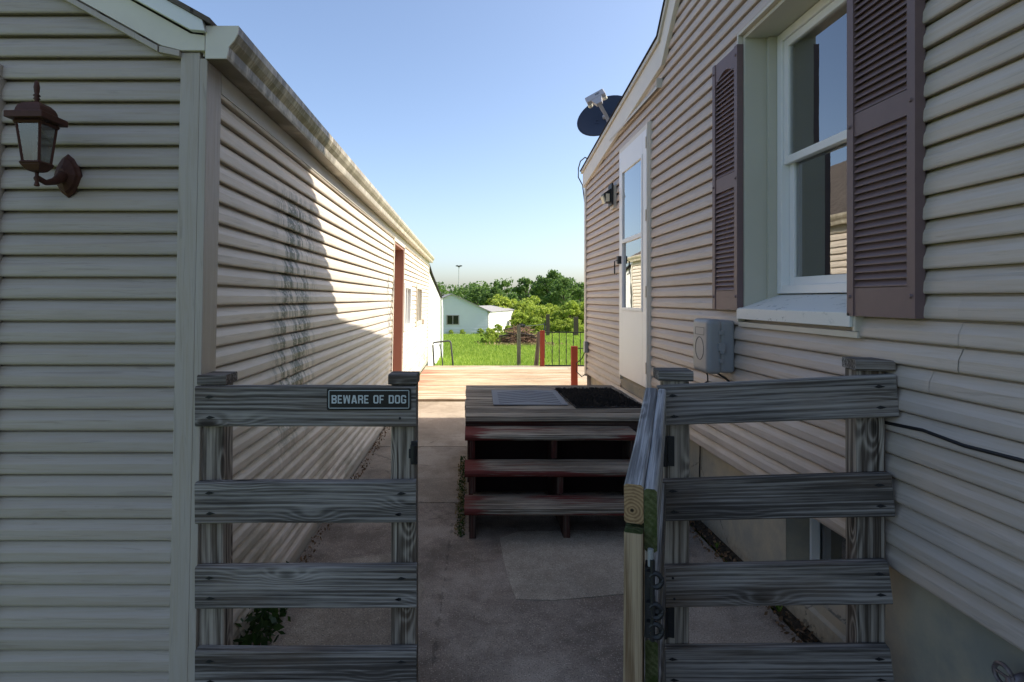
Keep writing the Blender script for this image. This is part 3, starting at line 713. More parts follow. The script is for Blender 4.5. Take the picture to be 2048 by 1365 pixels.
# storm door
b = B(); x0 = HX - .032
b.box(x0, HX + .02, HD[0], HD[0] + .045, .70, HD[3]); b.box(x0, HX + .02, HD[1] - .03, HD[1], .70, HD[3]); b.box(x0, HX + .02, HD[0] + .045, HD[1] - .03, HD[3] - .04, HD[3])
b.box(x0 - .012, x0 + .0, HD[0] + .012, HD[0] + .022, .70, HD[3])
fr = wpart('door_frame', b.me('door_frame', bevel=.003), M['cream'], hou)
D0, D1 = HD[0] + .048, HD[1] - .033
G0, G1 = D0 + .10, D1 - .10
b = B(); xd = HX - .040
for q in ((D0, G0, .74, 2.775), (G1, D1, .74, 2.775), (G0, G1, .74, 1.335), (G0, G1, 2.60, 2.775)): b.box(xd, xd + .03, *q)
dr = wpart('storm_door', b.me('storm_door', bevel=.003), M['white'], hou)
b = B()
for q in ((G0, G0 + .022, 1.336, 2.60), (G1 - .022, G1, 1.336, 2.60), (G0 + .022, G1 - .022, 1.336, 1.362), (G0 + .022, G1 - .022, 2.575, 2.60), (G0 + .022, G1 - .022, 1.94, 1.975)): b.box(xd - .006, xd + .024, *q)
wpart('glass_frame', b.me('glass_frame', bevel=.002), M['white'], dr)
b = B(); b.box(xd + .006, xd + .010, G0 + .02, G1 - .02, 1.972, 2.578); wpart('upper_pane', b.me('pane'), M['glass'], dr)
b = B(); b.box(xd + .012, xd + .016, G0 + .02, G1 - .02, 1.36, 1.943); wpart('lower_pane', b.me('pane'), M['glass'], dr)
b = B(); b.box(xd - .03, xd, D1 - .075, D1 - .02, 1.76, 1.83); b.tube([(xd - .03, D1 - .05, 1.79), (xd - .055, D1 - .05, 1.785), (xd - .055, D1 - .05, 1.67), (xd - .035, D1 - .05, 1.665)], .006); wpart('handle', b.me('handle'), M['black'], dr)
for z in (.85, 1.45, 2.05, 2.62):
    b = B(); b.box(xd - .008, xd, D0 - .012, D0 + .006, z, z + .09); wpart('hinge', b.me('hinge', bevel=.002), M['tan_trim'], dr)
b = B(); b.box(HX + .10, HX + .14, HD[0], HD[1], .62, HD[3]); b.box(HX + .05, HX + .055, G0 + .03, G1 - .2, 1.98, 2.58); wpart('inner_door', b.me('inner_door'), M['curtain'], hou)
b = B(); b.prism([(HX - .01, .62), (HX - .02, .695), (HX + .02, .735), (HX + .1, .735), (HX + .1, .60)], 1, HD[0] + .002, HD[1] - .002); wpart('door_sill', b.me('door_sill'), M['foundation'], hou)
b = B(); b.box(1.452, 1.476, 4.36, 5.6, .40, .62); wpart('threshold_block', b.me('threshold_block'), M['foundation'], hou)
# rain diverter over the door
b = B(); b.prism([(HX - .012, 3.04), (HX - .05, 2.985), (HX - .052, 3.0), (HX - .016, 3.06)], 1, 4.25, 5.70); b.box(HX - .058, HX - .012, 4.245, 4.2495, 2.985, 3.055); wpart('rain_diverter', b.me('rain_diverter'), M['tan_trim'], hou)
# rake boards and roof
def quadprism(name, pts, x0, x1, m, bev=.002):
    b = B(); b.prism(pts, 0, x0, x1); return wpart(name, b.me(name, bevel=bev), m, hou)
quadprism('rake_board', [(7.06, 2.79), (7.06, 2.965), (4.2, 3.303), (4.18, 3.125)], HX - .045, HX - .0135, M['cream'])
quadprism('rake_board', [(4.179, 3.126), (4.199, 3.303), (3.9, 3.303 + MS * .30 + .01), (.6, 3.303 + MS * 3.6), (.6, 3.15 + MS * 3.58)], HX - .046, HX - .0135, M['cream'])
quadprism('drip_edge', [(7.10, 2.968), (7.10, 2.998), (4.215, 3.338), (4.2, 3.305)], HX - .062, HX - .02, M['tan_trim'], .001)
quadprism('drip_edge', [(4.199, 3.306), (4.214, 3.339), (.6, 3.345 + MS * 3.61), (.6, 3.306 + MS * 3.6)], HX - .062, HX - .02, M['tan_trim'], .001)
b = B(); b.prism([(7.12, 2.999), (7.12, 3.012), (4.22, 3.354), (.6, 3.37 + MS * 3.62), (-3.2, 3.37 + MS * 3.62 - MS * 3.8), (-3.2, 3.34 + MS * 3.62 - MS * 3.8), (.6, 3.346 + MS * 3.61), (4.215, 3.34)], 0, HX - .070, 9.1)
wpart('roof', b.me('roof'), M['roof_dark'], hou)
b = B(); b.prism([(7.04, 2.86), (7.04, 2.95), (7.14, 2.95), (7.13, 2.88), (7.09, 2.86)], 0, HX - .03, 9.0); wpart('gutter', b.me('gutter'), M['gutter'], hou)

# ================================================================== DECK
deck = thing('wood_deck', 'low sun-bleached deck of worn boards between garage and house', 'deck', (.6, 10, 0))
n = 29; y = 8.15
for i in range(n):
    me = board_me(2.9 if i > 4 else 2.9, .136, .036, key=i)
    x0 = -.905 + random.uniform(-.006, .006)
    o = lpart('deck_board', me, M['deck_red'] if 4 < i < 24 and i not in (8, 14, 18) else M['deck'], deck, (x0 - .6, y - 10 + .136, -.004 + random.uniform(-.002, .002)), (R(90), 0, 0))
    y += .1405
b = B(); b.box(-.9, 2.6, 8.2, 12.18, -.30, -.012); wpart('deck_frame', b.me('deck_frame'), M['stair_red'], deck)
b = B(); b.box(2.0, 2.6, 8.2, 12.18, -.011, .028); wpart('deck_border', b.me('deck_border'), M['deck'], deck)
b = B(); b.box(1.32, 1.62, 7.20, 8.14, -.05, .03); wpart('deck_filler', b.me('deck_filler', bevel=.004), M['deck'], deck)
def post(name, x, y, z0, z1, m, label, cat, w=.088, group=None):
    t = thing(name, label, cat, (x, y, z0), group=group); me = board_me(z1 - z0, w, w, key=name)
    lpart('shaft', me, m, t, (-w / 2, -w / 2, 0), (0, R(-90), 0)) if False else lpart('shaft', me, m, t, (w / 2, -w / 2, 0), (0, R(-90), 0))
    return t
post('deck_post', 1.565, 8.62, .03, .735, M['post_red'], 'short red painted post beside the entry landing', 'post')
post('railing_post', 1.53, 12.12, .03, .775, M['post_red'], 'red painted post at the back of the deck holding the iron gate', 'post')
# iron railing gate
rg = thing('iron_gate', 'low black wrought iron gate panel with twisted bars behind the deck', 'gate', (2.1, 12.1, 0))
b = B(); b.box(1.58, 2.55, 12.09, 12.115, .73, .75); b.box(1.58, 2.55, 12.09, 12.115, .035, .058); wpart('rails', b.me('rails'), M['black'], rg)
for k in range(6):
    x = 1.735 + k * .147; b = B(); zz = [.055 + .68 * i / 20 for i in range(21)]
    b.tube([(x, 12.1, q) for q in zz], [.008 + (.0045 if i % 6 in (2, 3) else 0) for i in range(21)], 6); wpart('baluster', b.me('baluster'), M['black'], rg)
b = B(); b.box(2.27, 2.42, 12.08, 12.11, .40, .418); wpart('latch_bar', b.me('latch_bar'), M['black'], rg)
# grey board leaning on the red post
t = thing('leaning_board', 'narrow grey weathered boards leaning against the red post', 'board', (1.39, 12.22, 0))
for dx in (0, .05): lpart('board', board_me(.76, .045, .03, key=dx), M['grey_post'], t, (dx + .02, 0, -.02), (0, R(-84 - dx * 40), 0))
# pipe handrail
t = thing('pipe_handrail', 'bent grey steel pipe handrail behind the deck near the garage', 'handrail', (-.5, 12.3, 0))
b = B(); b.tube([(-.72, 12.35, -.4), (-.77, 12.35, .45), (-.765, 12.35, .495), (-.73, 12.35, .51), (-.44, 12.35, .545), (-.40, 12.35, .53), (-.385, 12.35, .49), (-.30, 12.35, -.4)], .018, 10); wpart('pipe', b.me('pipe', smooth=True), M['dark_grey'], t)
b = B(); b.tube([(-.66, 13.0, .42), (-.63, 13.0, .3), (-.59, 13.0, .0), (-.62, 13.0, -.3)], .014, 8); wpart('rear_pipe', b.me('rear_pipe', smooth=True), M['dark_grey'], t)
# ================================================================== ENTRY STEPS
st = thing('entry_steps', 'worn red painted wooden steps and landing at the house door', 'steps', (.6, 4.4, 0))
SX0, SX1 = -.028, 1.168
for (yf, zt, dpt, k) in ((3.452, .186, .262, 1), (3.70, .340, .275, 2), (3.968, .508, .285, 3)):
    # tread: local x along, z -> depth, laid flat
    L = SX1 - SX0; T = .040; b = B(); c = .012
    pr = [(-dpt / 2 + c, 0), (-dpt / 2 + .002, .010), (-dpt / 2, .026), (-dpt / 2 + c, T), (dpt / 2 - .004, T), (dpt / 2, T - .004), (dpt / 2, 0)]
    nseg = 8; vs = []; fs = []
    for i in range(nseg + 1):
        x = L * i / nseg; d = random.uniform(-.002, .002)
        vs += [(x, T - q + d, p) for p, q in pr]
    m_ = len(pr)
    for i in range(nseg):
        for j in range(m_): fs.append((i * m_ + j, i * m_ + (j + 1) % m_, (i + 1) * m_ + (j + 1) % m_, (i + 1) * m_ + j))
    fs += [tuple(range(m_)), tuple(nseg * m_ + j for j in range(m_ - 1, -1, -1))]
    b.add(vs, fs); me = b.me('tread')
    lpart('tread', me, M['tread'], st, (SX0 - .6 + random.uniform(-.004, .004), yf + dpt / 2 - 4.4, zt), (R(-90), 0, 0)) if False else None
    # use a plain world mesh oriented so that local z runs to the back
    o = lpart('tread', me, M['tread'], st, (SX0 - .6, yf + dpt / 2 - 4.4, zt - .0), (R(-90), 0, 0))
    o.rotation_euler = (0, 0, 0); o.data.transform(Matrix(((1, 0, 0, 0), (0, 0, 1, 0), (0, -1, 0, 0), (0, 0, 0, 1))))
    # supports under each tread
    z0 = 0 if k == 1 else (.186 if k == 2 else .340)
    for xs_ in (.022, .588, 1.13):
        me2 = board_me(zt - .04 - z0 + (.0 if k == 1 else .0), .040, .10, key=(k, xs_))
        lpart('support', me2, M['stair_red'], st, (xs_ + .020 - .6, yf + .03 - 4.4, z0), (0, R(-90), 0))
    if k == 1: pass
for xs_ in (.012, .588, 1.14):
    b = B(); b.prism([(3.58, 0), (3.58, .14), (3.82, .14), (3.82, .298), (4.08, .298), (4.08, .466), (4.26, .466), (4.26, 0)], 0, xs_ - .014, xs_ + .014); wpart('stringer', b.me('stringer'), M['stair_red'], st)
ZLD = .583; y = 4.235; k = 0
while y < 5.66:
    me = board_me(1.448, .134, .036, key=('l', k))
    lpart('landing_board', me, M['landing'], st, (-.03 - .6 + random.uniform(-.004, .004), y + .134 - 4.4, ZLD - .036 + random.uniform(-.002, .002)), (R(90), 0, 0))
    y += .1385; k += 1
lpart('fascia', board_me(1.44, .090, .036, key='f'), M['stair_red'], st, (-.026 - .6, 4.268 - 4.4, ZLD - .13), (0, 0, 0))
for (xx) in (-.02, 1.36):
    b = B(); b.box(xx, xx + .036, 4.31, 5.62, .40, .543); wpart('side_joist', b.me('side_joist', bevel=.003), M['stair_red'], st)
for (xx, yy) in ((.0, 4.32), (.0, 5.52), (1.27, 4.32), (1.27, 5.52), (.65, 4.32)):
    b = B(); b.box(xx, xx + .086, yy, yy + .086, 0, .54); wpart('leg', b.me('leg', bevel=.004), M['stair_red'], st)
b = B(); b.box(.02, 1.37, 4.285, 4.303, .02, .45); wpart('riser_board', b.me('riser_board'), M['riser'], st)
b = B(); b.box(-.012, .006, 4.42, 5.5, .04, .395); wpart('side_shade_skirt', b.me('side_shade_skirt'), M['stair_red'], st)  # added to keep light out from under the landing
b = B(); b.box(.0, 1.38, 5.622, 5.64, .03, .53); wpart('back_shade_skirt', b.me('back_shade_skirt'), M['stair_red'], st)  # unseen board added to darken the space behind the treads
# mats
mt = thing('rubber_mat', 'grey rubber doormat with chevron ribs on the landing', 'doormat', (.5, 5.0, ZLD))
b = B(); b.box(-.30, .30, -.365, .375, .004, .012); lpart('base', b.me('base', bevel=.003), M['rubber'], mt, rot=(0, 0, R(-1)))
for k in range(7):
    y0 = -.30 + k * .085; b = B()
    b.add([(-.25, y0 - .02, .012), (-.25, y0 - .008, .015), (0, y0 + .10, .015), (0, y0 + .088, .012), (.25, y0 - .02, .012), (.25, y0 - .008, .015)], [(0, 1, 2, 3), (3, 2, 5, 4)])
    b.add([(-.25, y0 + .004, .012), (0, y0 + .112, .012)], [])
    b.add([(-.25, y0 - .008, .015), (-.25, y0 + .004, .0121), (0, y0 + .112, .0121), (0, y0 + .10, .015), (.25, y0 + .004, .0121), (.25, y0 - .008, .015)], [(0, 1, 2, 3), (3, 2, 4, 5)])
    lpart('rib', b.me('rib'), M['dark_grey'], mt, rot=(0, 0, R(-1)))
mt = thing('coil_mat', 'black curly doormat beside the grey rubber one on the landing', 'doormat', (1.08, 4.98, ZLD))
b = B(); b.box(-.265, .27, -.46, .46, .004, .014); lpart('backing', b.me('backing', bevel=.003), M['coir'], mt, rot=(0, 0, R(2)))
pts = rng.uniform((-.255, -.45), (.26, .45), (2600, 2)); b = B(); vs = []; fs = []
for i, (x, y) in enumerate(pts):
    a = rng.uniform(0, 6.28); r = rng.uniform(.008, .018); h = rng.uniform(.012, .024)
    c_, s_ = math.cos(a) * r, math.sin(a) * r
    o = len(vs); vs += [(x - c_, y - s_, .012), (x + s_ * .4, y - c_ * .4, .012 + h), (x + c_, y + s_, .013), (x - s_ * .4, y + c_ * .4, .012 + h * .7)]; fs += [(o, o + 1, o + 2), (o, o + 2, o + 3)]
o = lpart('curls', mesh('curls', vs, fs), M['coir'], mt, rot=(0, 0, R(2))); tag(o, kind='stuff')

# ================================================================== GATE PANELS AND LEAF
def nails(parent, spots, rot=(0, 0, 0)):
    b = B()
    for (x, y, z, s) in spots:
        b.tube([(x, y - .002, z), (x, y + .003, z)], [.0045, .0055], 8)
        b.add([(x - .016, y - .0008, z - .002), (x - .002, y - .0008, z - .006), (x + .018 * s, y - .0008, z), (x - .002, y - .0008, z + .006)], [(0, 1, 2, 3)])
    o = lpart('screws', b.me('screws'), M['black'], parent, rot=rot); tag(o, kind='stuff'); return o
lp = thing('board_fence', 'short board fence section with the warning sign, against the garage corner', 'fence', (-.936, 1.98, 0))
sp = []
for (zt, h, dx, rz, L) in ((1.14, .138, .0, 0.0, .755), (.812, .141, .0, -.006, .755), (.522, .143, .0, -.003, .757), (.237, .140, .0, -.004, .757)):
    lpart('board', board_me(L, h, .037, key=('lp', zt), bev=.004), M['gate'], lp, (dx, 0, zt - h), (0, rz, 0))
    sp += [(.05, 0, zt - .035, 1), (.052, 0, zt - .105, 1), (.705, 0, zt - .037, 1), (.70, 0, zt - .108, -1)]
nails(lp, sp)
for (x, zt) in ((-.006, 1.14), (.664, 1.142)):
    lpart('post', board_me(zt + .02, .087, .087, key=('p', x), bev=.004), M['gate_post'], lp, (x + .087, .039, -.02), (0, R(-90), 0))
for (x, rz) in ((-.002, 2), (.660, -1)):
    me = board_me(.098, .108, .034, key=('cap', x), bev=.004); lpart('post_cap', me, M['gate'], lp, (x, .120 + .0, 1.143), (R(90), 0, R(rz)))
b = B(); b.box(.735, .757, .030, .050, .865, .945); b.tube([(.745, .026, .935), (.745, .026, .875)], .012, 8); b.box(.728, .752, .018, .034, .89, .92); lpart('latch_catch', b.me('latch_catch', bevel=.002), M['black'], lp)
# right panel
ang = math.atan2(-.14, .745)
rp = thing('board_fence', 'short board fence section tilted up towards the house wall, without a sign', 'fence', (.675, 2.04, 0), (0, 0, ang))
sp = []
for (za, zb, h, L) in ((1.132, 1.192, .139, .752), (.797, .868, .142, .742), (.492, .576, .140, .736), (.207, .296, .140, .742)):
    tl = math.atan2(zb - za, .758)
    lpart('board', board_me(L, h, .037, key=('rp', za), bev=.004), M['gate'], rp, (0, 0, za - h), (0, -tl, 0))
    for (u, v) in ((.04, .035), (.045, .108), (.69, .036), (.695, .105)): sp.append((u, 0, za - v + u * (zb - za) / .758, 1))
nails(rp, sp)
for (x, zt) in ((.014, 1.145), (.640, 1.196)):
    lpart('post', board_me(zt + .02, .088, .088, key=('rpp', x), bev=.004), M['gate_post'], rp, (x + .088, .039, -.02), (0, R(-90), 0))
for (x, z, rz) in ((-.01, 1.147, 3), (.632, 1.199, -2)):
    lpart('post_cap', board_me(.118, .115, .036, key=('rcap', x), bev=.005), M['gate'], rp, (x, .135, z), (R(90), 0, R(rz)))
for z in (.845, .235):
    b = B(); b.box(.016, .05, .028, .039, z, z + .105); b.tube([(.016, .024, z), (.016, .024, z + .105)], .011, 8)
    for q in (.02, .05, .08): b.tube([(.036, .026, z + q), (.036, .031, z + q)], .007, 8)
    lpart('hinge', b.me('hinge', bevel=.001), M['black'], rp)
# open leaf
LL = .858
lf = thing('gate_leaf', 'open gate leaf swung towards the viewer, pale rail with mossy sawn ends', 'gate', (.662, 2.03, 0), (0, 0, math.atan2(-.80, -.290)))
SAG = R(5.6)
lpart('top_rail', board_me(LL, .086, .040, ends=True, key='tr', bev=.004), [M['leaf_wood'], M['end_grain']], lf, (0, -.041, 1.044), (0, SAG, 0))
lpart('end_stile', board_me(.93, .088, .038, ends=True, key='es'), [M['leaf_fresh'], M['moss']], lf, (.885, -.040, .022), (0, R(-90), 0))
lpart('hinge_stile', board_me(.93, .088, .038, key='hs'), M['gate_post'], lf, (.095, -.040, .105), (0, R(-90), 0))
for (zt, L, h) in ((1.128, .856, .138), (.80, .842, .14), (.51, .838, .14), (.225, .83, .14)):
    lpart('board', board_me(L, h, .026, ends=True, key=('lf', zt), bev=.004), [M['leaf_wood'] if zt > 1 else M['gate'], M['moss']], lf, (0, .001, zt - h), (0, SAG, 0))
lpart('bottom_rail', board_me(LL - .19, .086, .038, key='br'), M['gate_post'], lf, (.096, -.041, .18), (0, SAG, 0))
b = B()
b.box(.838, .874, -.002, .012, .80, .945)
for z in (.822, .862, .925):
    b.tube([(.882, .020 + .012 * math.cos(2 * math.pi * k / 14), z + .014 * math.sin(2 * math.pi * k / 14)) for k in range(15)], .0055, 6); b.box(.872, .886, .002, .016, z - .016, z + .016)
b.tube([(.882, .014, .80), (.882, .014, .965)], .005, 8); b.box(.84, .886, .012, .018, .852, .872); b.tube([(.866, .012, .855), (.866, .028, .855)], .012, 10)
lpart('latch', b.me('latch'), M['black'], lf, (.008, .004, -.06))
b = B(); b.tube([(.876, .010, .95), (.876, .010, .985)], .006, 8); lpart('latch_pin', b.me('latch_pin'), M['grey_plastic'], lf, (.008, .004, -.06))
# warning sign
sg = thing('warning_sign', 'small black BEWARE OF DOG sign with a white border on the gate board', 'sign', (-.341, 1.976, 1.0975))
def rrect(w, h, r, n=5):
    p = []
    for cx, cy, a in ((w / 2 - r, h / 2 - r, 0), (-w / 2 + r, h / 2 - r, 90), (-w / 2 + r, -h / 2 + r, 180), (w / 2 - r, -h / 2 + r, 270)):
        p += [(cx + r * math.cos(R(a + 90 * i / n)), cy + r * math.sin(R(a + 90 * i / n))) for i in range(n + 1)]
    return p
SW, SH = .287, .0745
M['sign_black'] = plain('black sign plastic', (.012, .012, .012), .35, var=.1, scale=40); M['sign_white'] = plain('white sign print', (.55, .60, .60), .5, var=.1, scale=60)
b = B(); b.prism([(x, z) for x, z in rrect(SW, SH, .006)], 1, 0, .0035); lpart('plate', b.me('plate'), M['sign_black'], sg)
b = B(); o1, o2 = rrect(SW - .012, SH - .012, .005), rrect(SW - .017, SH - .017, .0035); k = len(o1)
b.add([(x, -.0005, z) for x, z in o1] + [(x, -.0005, z) for x, z in o2], [(i, (i + 1) % k, k + (i + 1) % k, k + i) for i in range(k)]); lpart('border', b.me('border', fix=False), M['sign_white'], sg)
for sx in (-1, 1):
    for sz in (-1, 1):
        b = B(); b.tube([(sx * .132, -.002, sz * .0258), (sx * .132, .001, sz * .0258)], [.003, .0038], 10); lpart('screw', b.me('screw'), M['black'], sg)
def text_mesh(s, size, bold=0.0, sx=1.0, space=1.0):
    cu = bpy.data.curves.new('t', 'FONT'); cu.body = s; cu.size = size; cu.align_x = 'CENTER'; cu.align_y = 'CENTER'; cu.offset = bold; cu.space_character = space; cu.extrude = 0
    o = bpy.data.objects.new('t', cu); col.objects.link(o); dg = bpy.context.evaluated_depsgraph_get(); dg.update()
    me = bpy.data.meshes.new_from_object(o.evaluated_get(dg)); bpy.data.objects.remove(o); me.transform(Matrix.Diagonal((sx, 1, 1, 1))); me.materials.clear(); return me
def block_text(txt, H, W, gap):
    """condensed block capitals built from strokes; returns B with x along, z up"""
    t = .27; v = .17; G = {}
    def q(x0, z0, x1, z1): return [(x0, z0), (x1, z0), (x1, z1), (x0, z1)]
    c = .2; cz = .14
    def bowl(z0, z1, xl=0.0, left=True):   # rounded loop
        P = []
        P.append(q(xl if not left else 0, z0 + (0 if left else cz), t, z1 - (0 if left else cz)))
        P.append(q(1 - t, z0 + cz, 1, z1 - cz))
        P.append([(t if left else c, z0), (1 - c, z0), (1 - t, z0 + v), (t, z0 + v)]); P.append([(t, z1 - v), (1 - t, z1 - v), (1 - c, z1), (t if left else c, z1)])
        P.append([(1 - c, z0), (1, z0 + cz), (1 - t, z0 + cz + .05), (1 - t, z0 + v)]); P.append([(1 - t, z1 - v), (1 - t, z1 - cz - .05), (1, z1 - cz), (1 - c, z1)])
        if not left:
            P.append([(0, z0 + cz), (c, z0), (t, z0 + v), (t, z0 + cz + .05)]); P.append([(0, z1 - cz), (t, z1 - cz - .05), (t, z1 - v), (c, z1)])
        return P
    G['O'] = bowl(0, 1, left=False); G['D'] = bowl(0, 1)
    G['B'] = bowl(0, .56) + bowl(.46, 1)
    G['E'] = [q(0, 0, t, 1), q(t, 0, .95, v), q(t, .42, .85, .58), q(t, 1 - v, .95, 1)]
    G['F'] = [q(0, 0, t, 1), q(t, .40, .85, .56), q(t, 1 - v, .95, 1)]
    G['R'] = bowl(.42, 1) + [q(0, 0, t, .42), [(1 - t - .02, 0), (1, 0), (.98, .40), (.60, .44), (.70, .34)]]
    G['A'] = [[(0, 0), (t, 0), (.60, 1), (.30, 1)], [(1 - t, 0), (1, 0), (.70, 1), (.40, 1)], q(.22, .18, .78, .32)]
    G['W'] = [[(.0, 1), (.10, 0), (.30, 0), (.19, 1)], [(.10, 0), (.30, 0), (.56, 1), (.42, 1)], [(.70, 0), (.90, 0), (.58, 1), (.44, 1)], [(.70, 0), (.90, 0), (1.0, 1), (.81, 1)]]
    G['G'] = [p for i, p in enumerate(bowl(0, 1, left=False)) if i != 1] + [q(1 - t, cz, 1, .50), q(.52, .38, 1 - t, .50), q(1 - t, .70, 1, 1 - cz)]
    wid = {'W': 1.38, 'A': 1.12, 'E': .86, 'F': .86}
    xs_ = 0; out = B(); lay = 0
    for ch in txt:
        if ch == ' ': xs_ += .72; continue
        w = wid.get(ch, 1.0)
        for p in G[ch]:
            lay += 1; y = -.00002 * (lay % 9); out.add([(xs_ + a * w, y, b_) for a, b_ in p], [tuple(range(len(p)))])
        xs_ += w + gap
    xs_ -= gap
    out.v = [((x / xs_ - .5) * W, y, (z - .5) * H) for x, y, z in out.v]
    return out
lpart('lettering', block_text('BEWARE OF DOG', .0285, .254, .20).me('lettering', fix=False), M['sign_white'], sg, (0, -.0008, .0))

# ================================================================== WALL LANTERN
la = thing('wall_lantern', 'rusty copper coach lantern mounted on the garage front', 'lantern', (-1.386, 1.86, 1.80))
def sqring(b, levels, mi=0):
    vs = []; fs = []
    for (h, z) in levels: vs += [(-h, -h, z), (h, -h, z), (h, h, z), (-h, h, z)]
    for i in range(len(levels) - 1):
        for k in range(4): fs.append((i * 4 + k, i * 4 + (k + 1) % 4, i * 4 + 4 + (k + 1) % 4, i * 4 + 4 + k))
    fs += [(3, 2, 1, 0), tuple(len(vs) - 4 + k for k in range(4))]; b.add(vs, fs, mi)
b = B(); sqring(b, [(.060, .206), (.060, .226), (.052, .228), (.041, .233), (.040, .241), (.036, .252), (.026, .263), (.012, .268)]); roof = lpart('lantern_roof', b.me('lantern_roof', bevel=.0015, seg=1), M['rust'], la)
b = B(); b.lathe([(.010, .266), (.006, .276), (.0105, .281), (.006, .286), (.011, .291), (.006, .297), (.0075, .303), (.009, .318), (.006, .335), (.001, .341)], n=12); lpart('finial', b.me('finial', smooth=True), M['rust'], la)
b = B(); T0, T1 = .038, .026
for sx in (-1, 1):
    for sy in (-1, 1): b.tube([(sx * T1, sy * T1, .075), (sx * T0, sy * T0, .206)], .0052, 4)
for h, z in ((T1 + .004, .072), (T0 + .003, .198)):
    for k in range(4):
        a = k * math.pi / 2; p = [Vector((-h, -h, z)), Vector((h, -h, z))]; q = [Matrix.Rotation(a, 3, 'Z') @ v for v in p]; b.tube(q, .0055, 4)
lpart('lantern_frame', b.me('lantern_frame'), M['rust'], la)
for k in range(4):
    b = B(); b.add([(-T1, -T1, .076), (T1, -T1, .076), (T0, -T0, .2), (-T0, -T0, .2)], [(0, 1, 2, 3)]); lpart('glass_pane', b.me('glass_pane', fix=False), M['lamp_glass'], la, rot=(0, 0, k * math.pi / 2))
b = B(); sqring(b, [(.012, .046), (.020, .050), (.027, .060), (.031, .066), (.031, .072)]); lpart('base_pan', b.me('base_pan'), M['rust'], la)
b = B(); b.lathe([(.003, .0), (.008, .002), (.008, .006), (.005, .016), (.009, .024), (.009, .028), (.005, .034), (.006, .046)], n=12); lpart('drop_finial', b.me('drop_finial', smooth=True), M['rust'], la)
b = B(); b.lathe([(.011, .073), (.012, .105), (.010, .108)], n=12); lpart('bulb_socket', b.me('bulb_socket'), M['dark_grey'], la)
b = B(); b.tube([(0, .005, .028), (.0, .04, .020), (-.002, .08, .032), (-.004, .13, .062)], [.009, .009, .012, .020], 10); lpart('arm', b.me('arm', smooth=True), M['rust'], la)
b = B(); n8 = 12
for (r, y) in ((.056, .155), (.056, .150), (.048, .144), (.044, .135), (.026, .125), (.016, .116)): pass
rings = [(.058, .156), (.058, .150), (.049, .143), (.045, .134), (.028, .126), (.016, .116)]; vs = []; fs = []
for (r, y) in rings:
    for k in range(n8):
        a = 2 * math.pi * k / n8; rr = r * (1.0 if k % 3 == 0 else .9); vs.append((-.004 + rr * .82 * math.cos(a), y, .066 + rr * 1.3 * math.sin(a)))
for i in range(len(rings) - 1):
    for k in range(n8): fs.append((i * n8 + k, i * n8 + (k + 1) % n8, (i + 1) * n8 + (k + 1) % n8, (i + 1) * n8 + k))
fs.append(tuple((len(rings) - 1) * n8 + k for k in range(n8))); b.add(vs, fs); lpart('backplate', b.me('backplate'), M['rust'], la)
# ================================================================== UTILITY BOX AND CABLES
ub = thing('utility_box', 'grey rounded plastic utility box on the house siding', 'utility box', (1.40, 3.2, 1.05))
UY0, UY1, UZ0, UZ1 = 3.075, 3.275, 1.045, 1.325
b = B(); b.box(1.330, 1.412, UY0, UY1, UZ0, UZ1); wpart('body', b.me('body', bevel=.02, seg=3, smooth=False), M['grey_plastic'], ub)
b = B(); b.box(1.262, 1.345, UY0 - .006, UY1 + .006, UZ0 - .006, UZ1 + .006); cv = wpart('cover', b.me('cover', bevel=.030, seg=5, smooth=True), M['grey_plastic'], ub)
n = 28; b = B(); yc, zc = (UY0 + UY1) / 2, UZ0 + .125
b.tube([(1.2615, yc + .055 * math.cos(2 * math.pi * k / n), zc + .062 * math.sin(2 * math.pi * k / n)) for k in range(n + 1)], .0016, 5); wpart('round_emblem', b.me('round_emblem'), M['dark_grey'], cv)
b = B(); p = [(yc - .06, zc + .075), (yc + .055, zc + .075), (yc + .055, zc + .115), (yc - .06, zc + .115), (yc - .06, zc + .075)]; b.tube([(1.2615, y, z) for y, z in p], .0012, 5); wpart('label_outline', b.me('label_outline'), M['dark_grey'], cv)
b = B(); b.box(1.318, 1.352, UY0 - .022, UY0 + .004, 1.165, 1.205); b.box(1.322, 1.345, UY0 - .026, UY0 - .02, 1.15, 1.17); wpart('latch', b.me('latch', bevel=.003), M['grey_plastic'], ub)
for z in (1.10, 1.25):
    b = B(); b.box(1.322, 1.346, UY0 - .012, UY0 + .004, z, z + .022); wpart('clip', b.me('clip', bevel=.002), M['grey_plastic'], ub)
cb = B(); xw = HX - .022
cb.tube([(1.33, 3.17, 1.05), (xw - .02, 3.14, 1.01), (xw, 3.08, .975), (xw, 3.02, .965), (xw - .005, 2.92, .985), (xw - .004, 2.83, 1.035), (xw, 2.70, 1.02), (xw, 2.4, .985), (xw, 2.1, .995), (xw, 1.98, 1.02), (xw, 1.8, 1.032), (xw, 1.65, 1.022), (xw, 1.48, 1.028), (xw, 1.2, 1.03), (xw, -.5, 1.03)], .0055, 8)
tag(link('wall_cable', cb.me('wall_cable', smooth=True), M['cable']), 'black cable running along the house siding from the grey utility box', 'cable')
cb = B(); cb.tube([(1.32, 3.25, 1.045), (1.37, 3.33, 1.0), (xw, 3.42, .955), (xw, 3.55, .90), (1.46, 3.66, .55), (1.47, 3.7, .3)], .004, 8)
tag(link('drop_cable', cb.me('drop_cable', smooth=True), M['cable']), 'thin dark cable dropping from the far side of the utility box', 'cable')
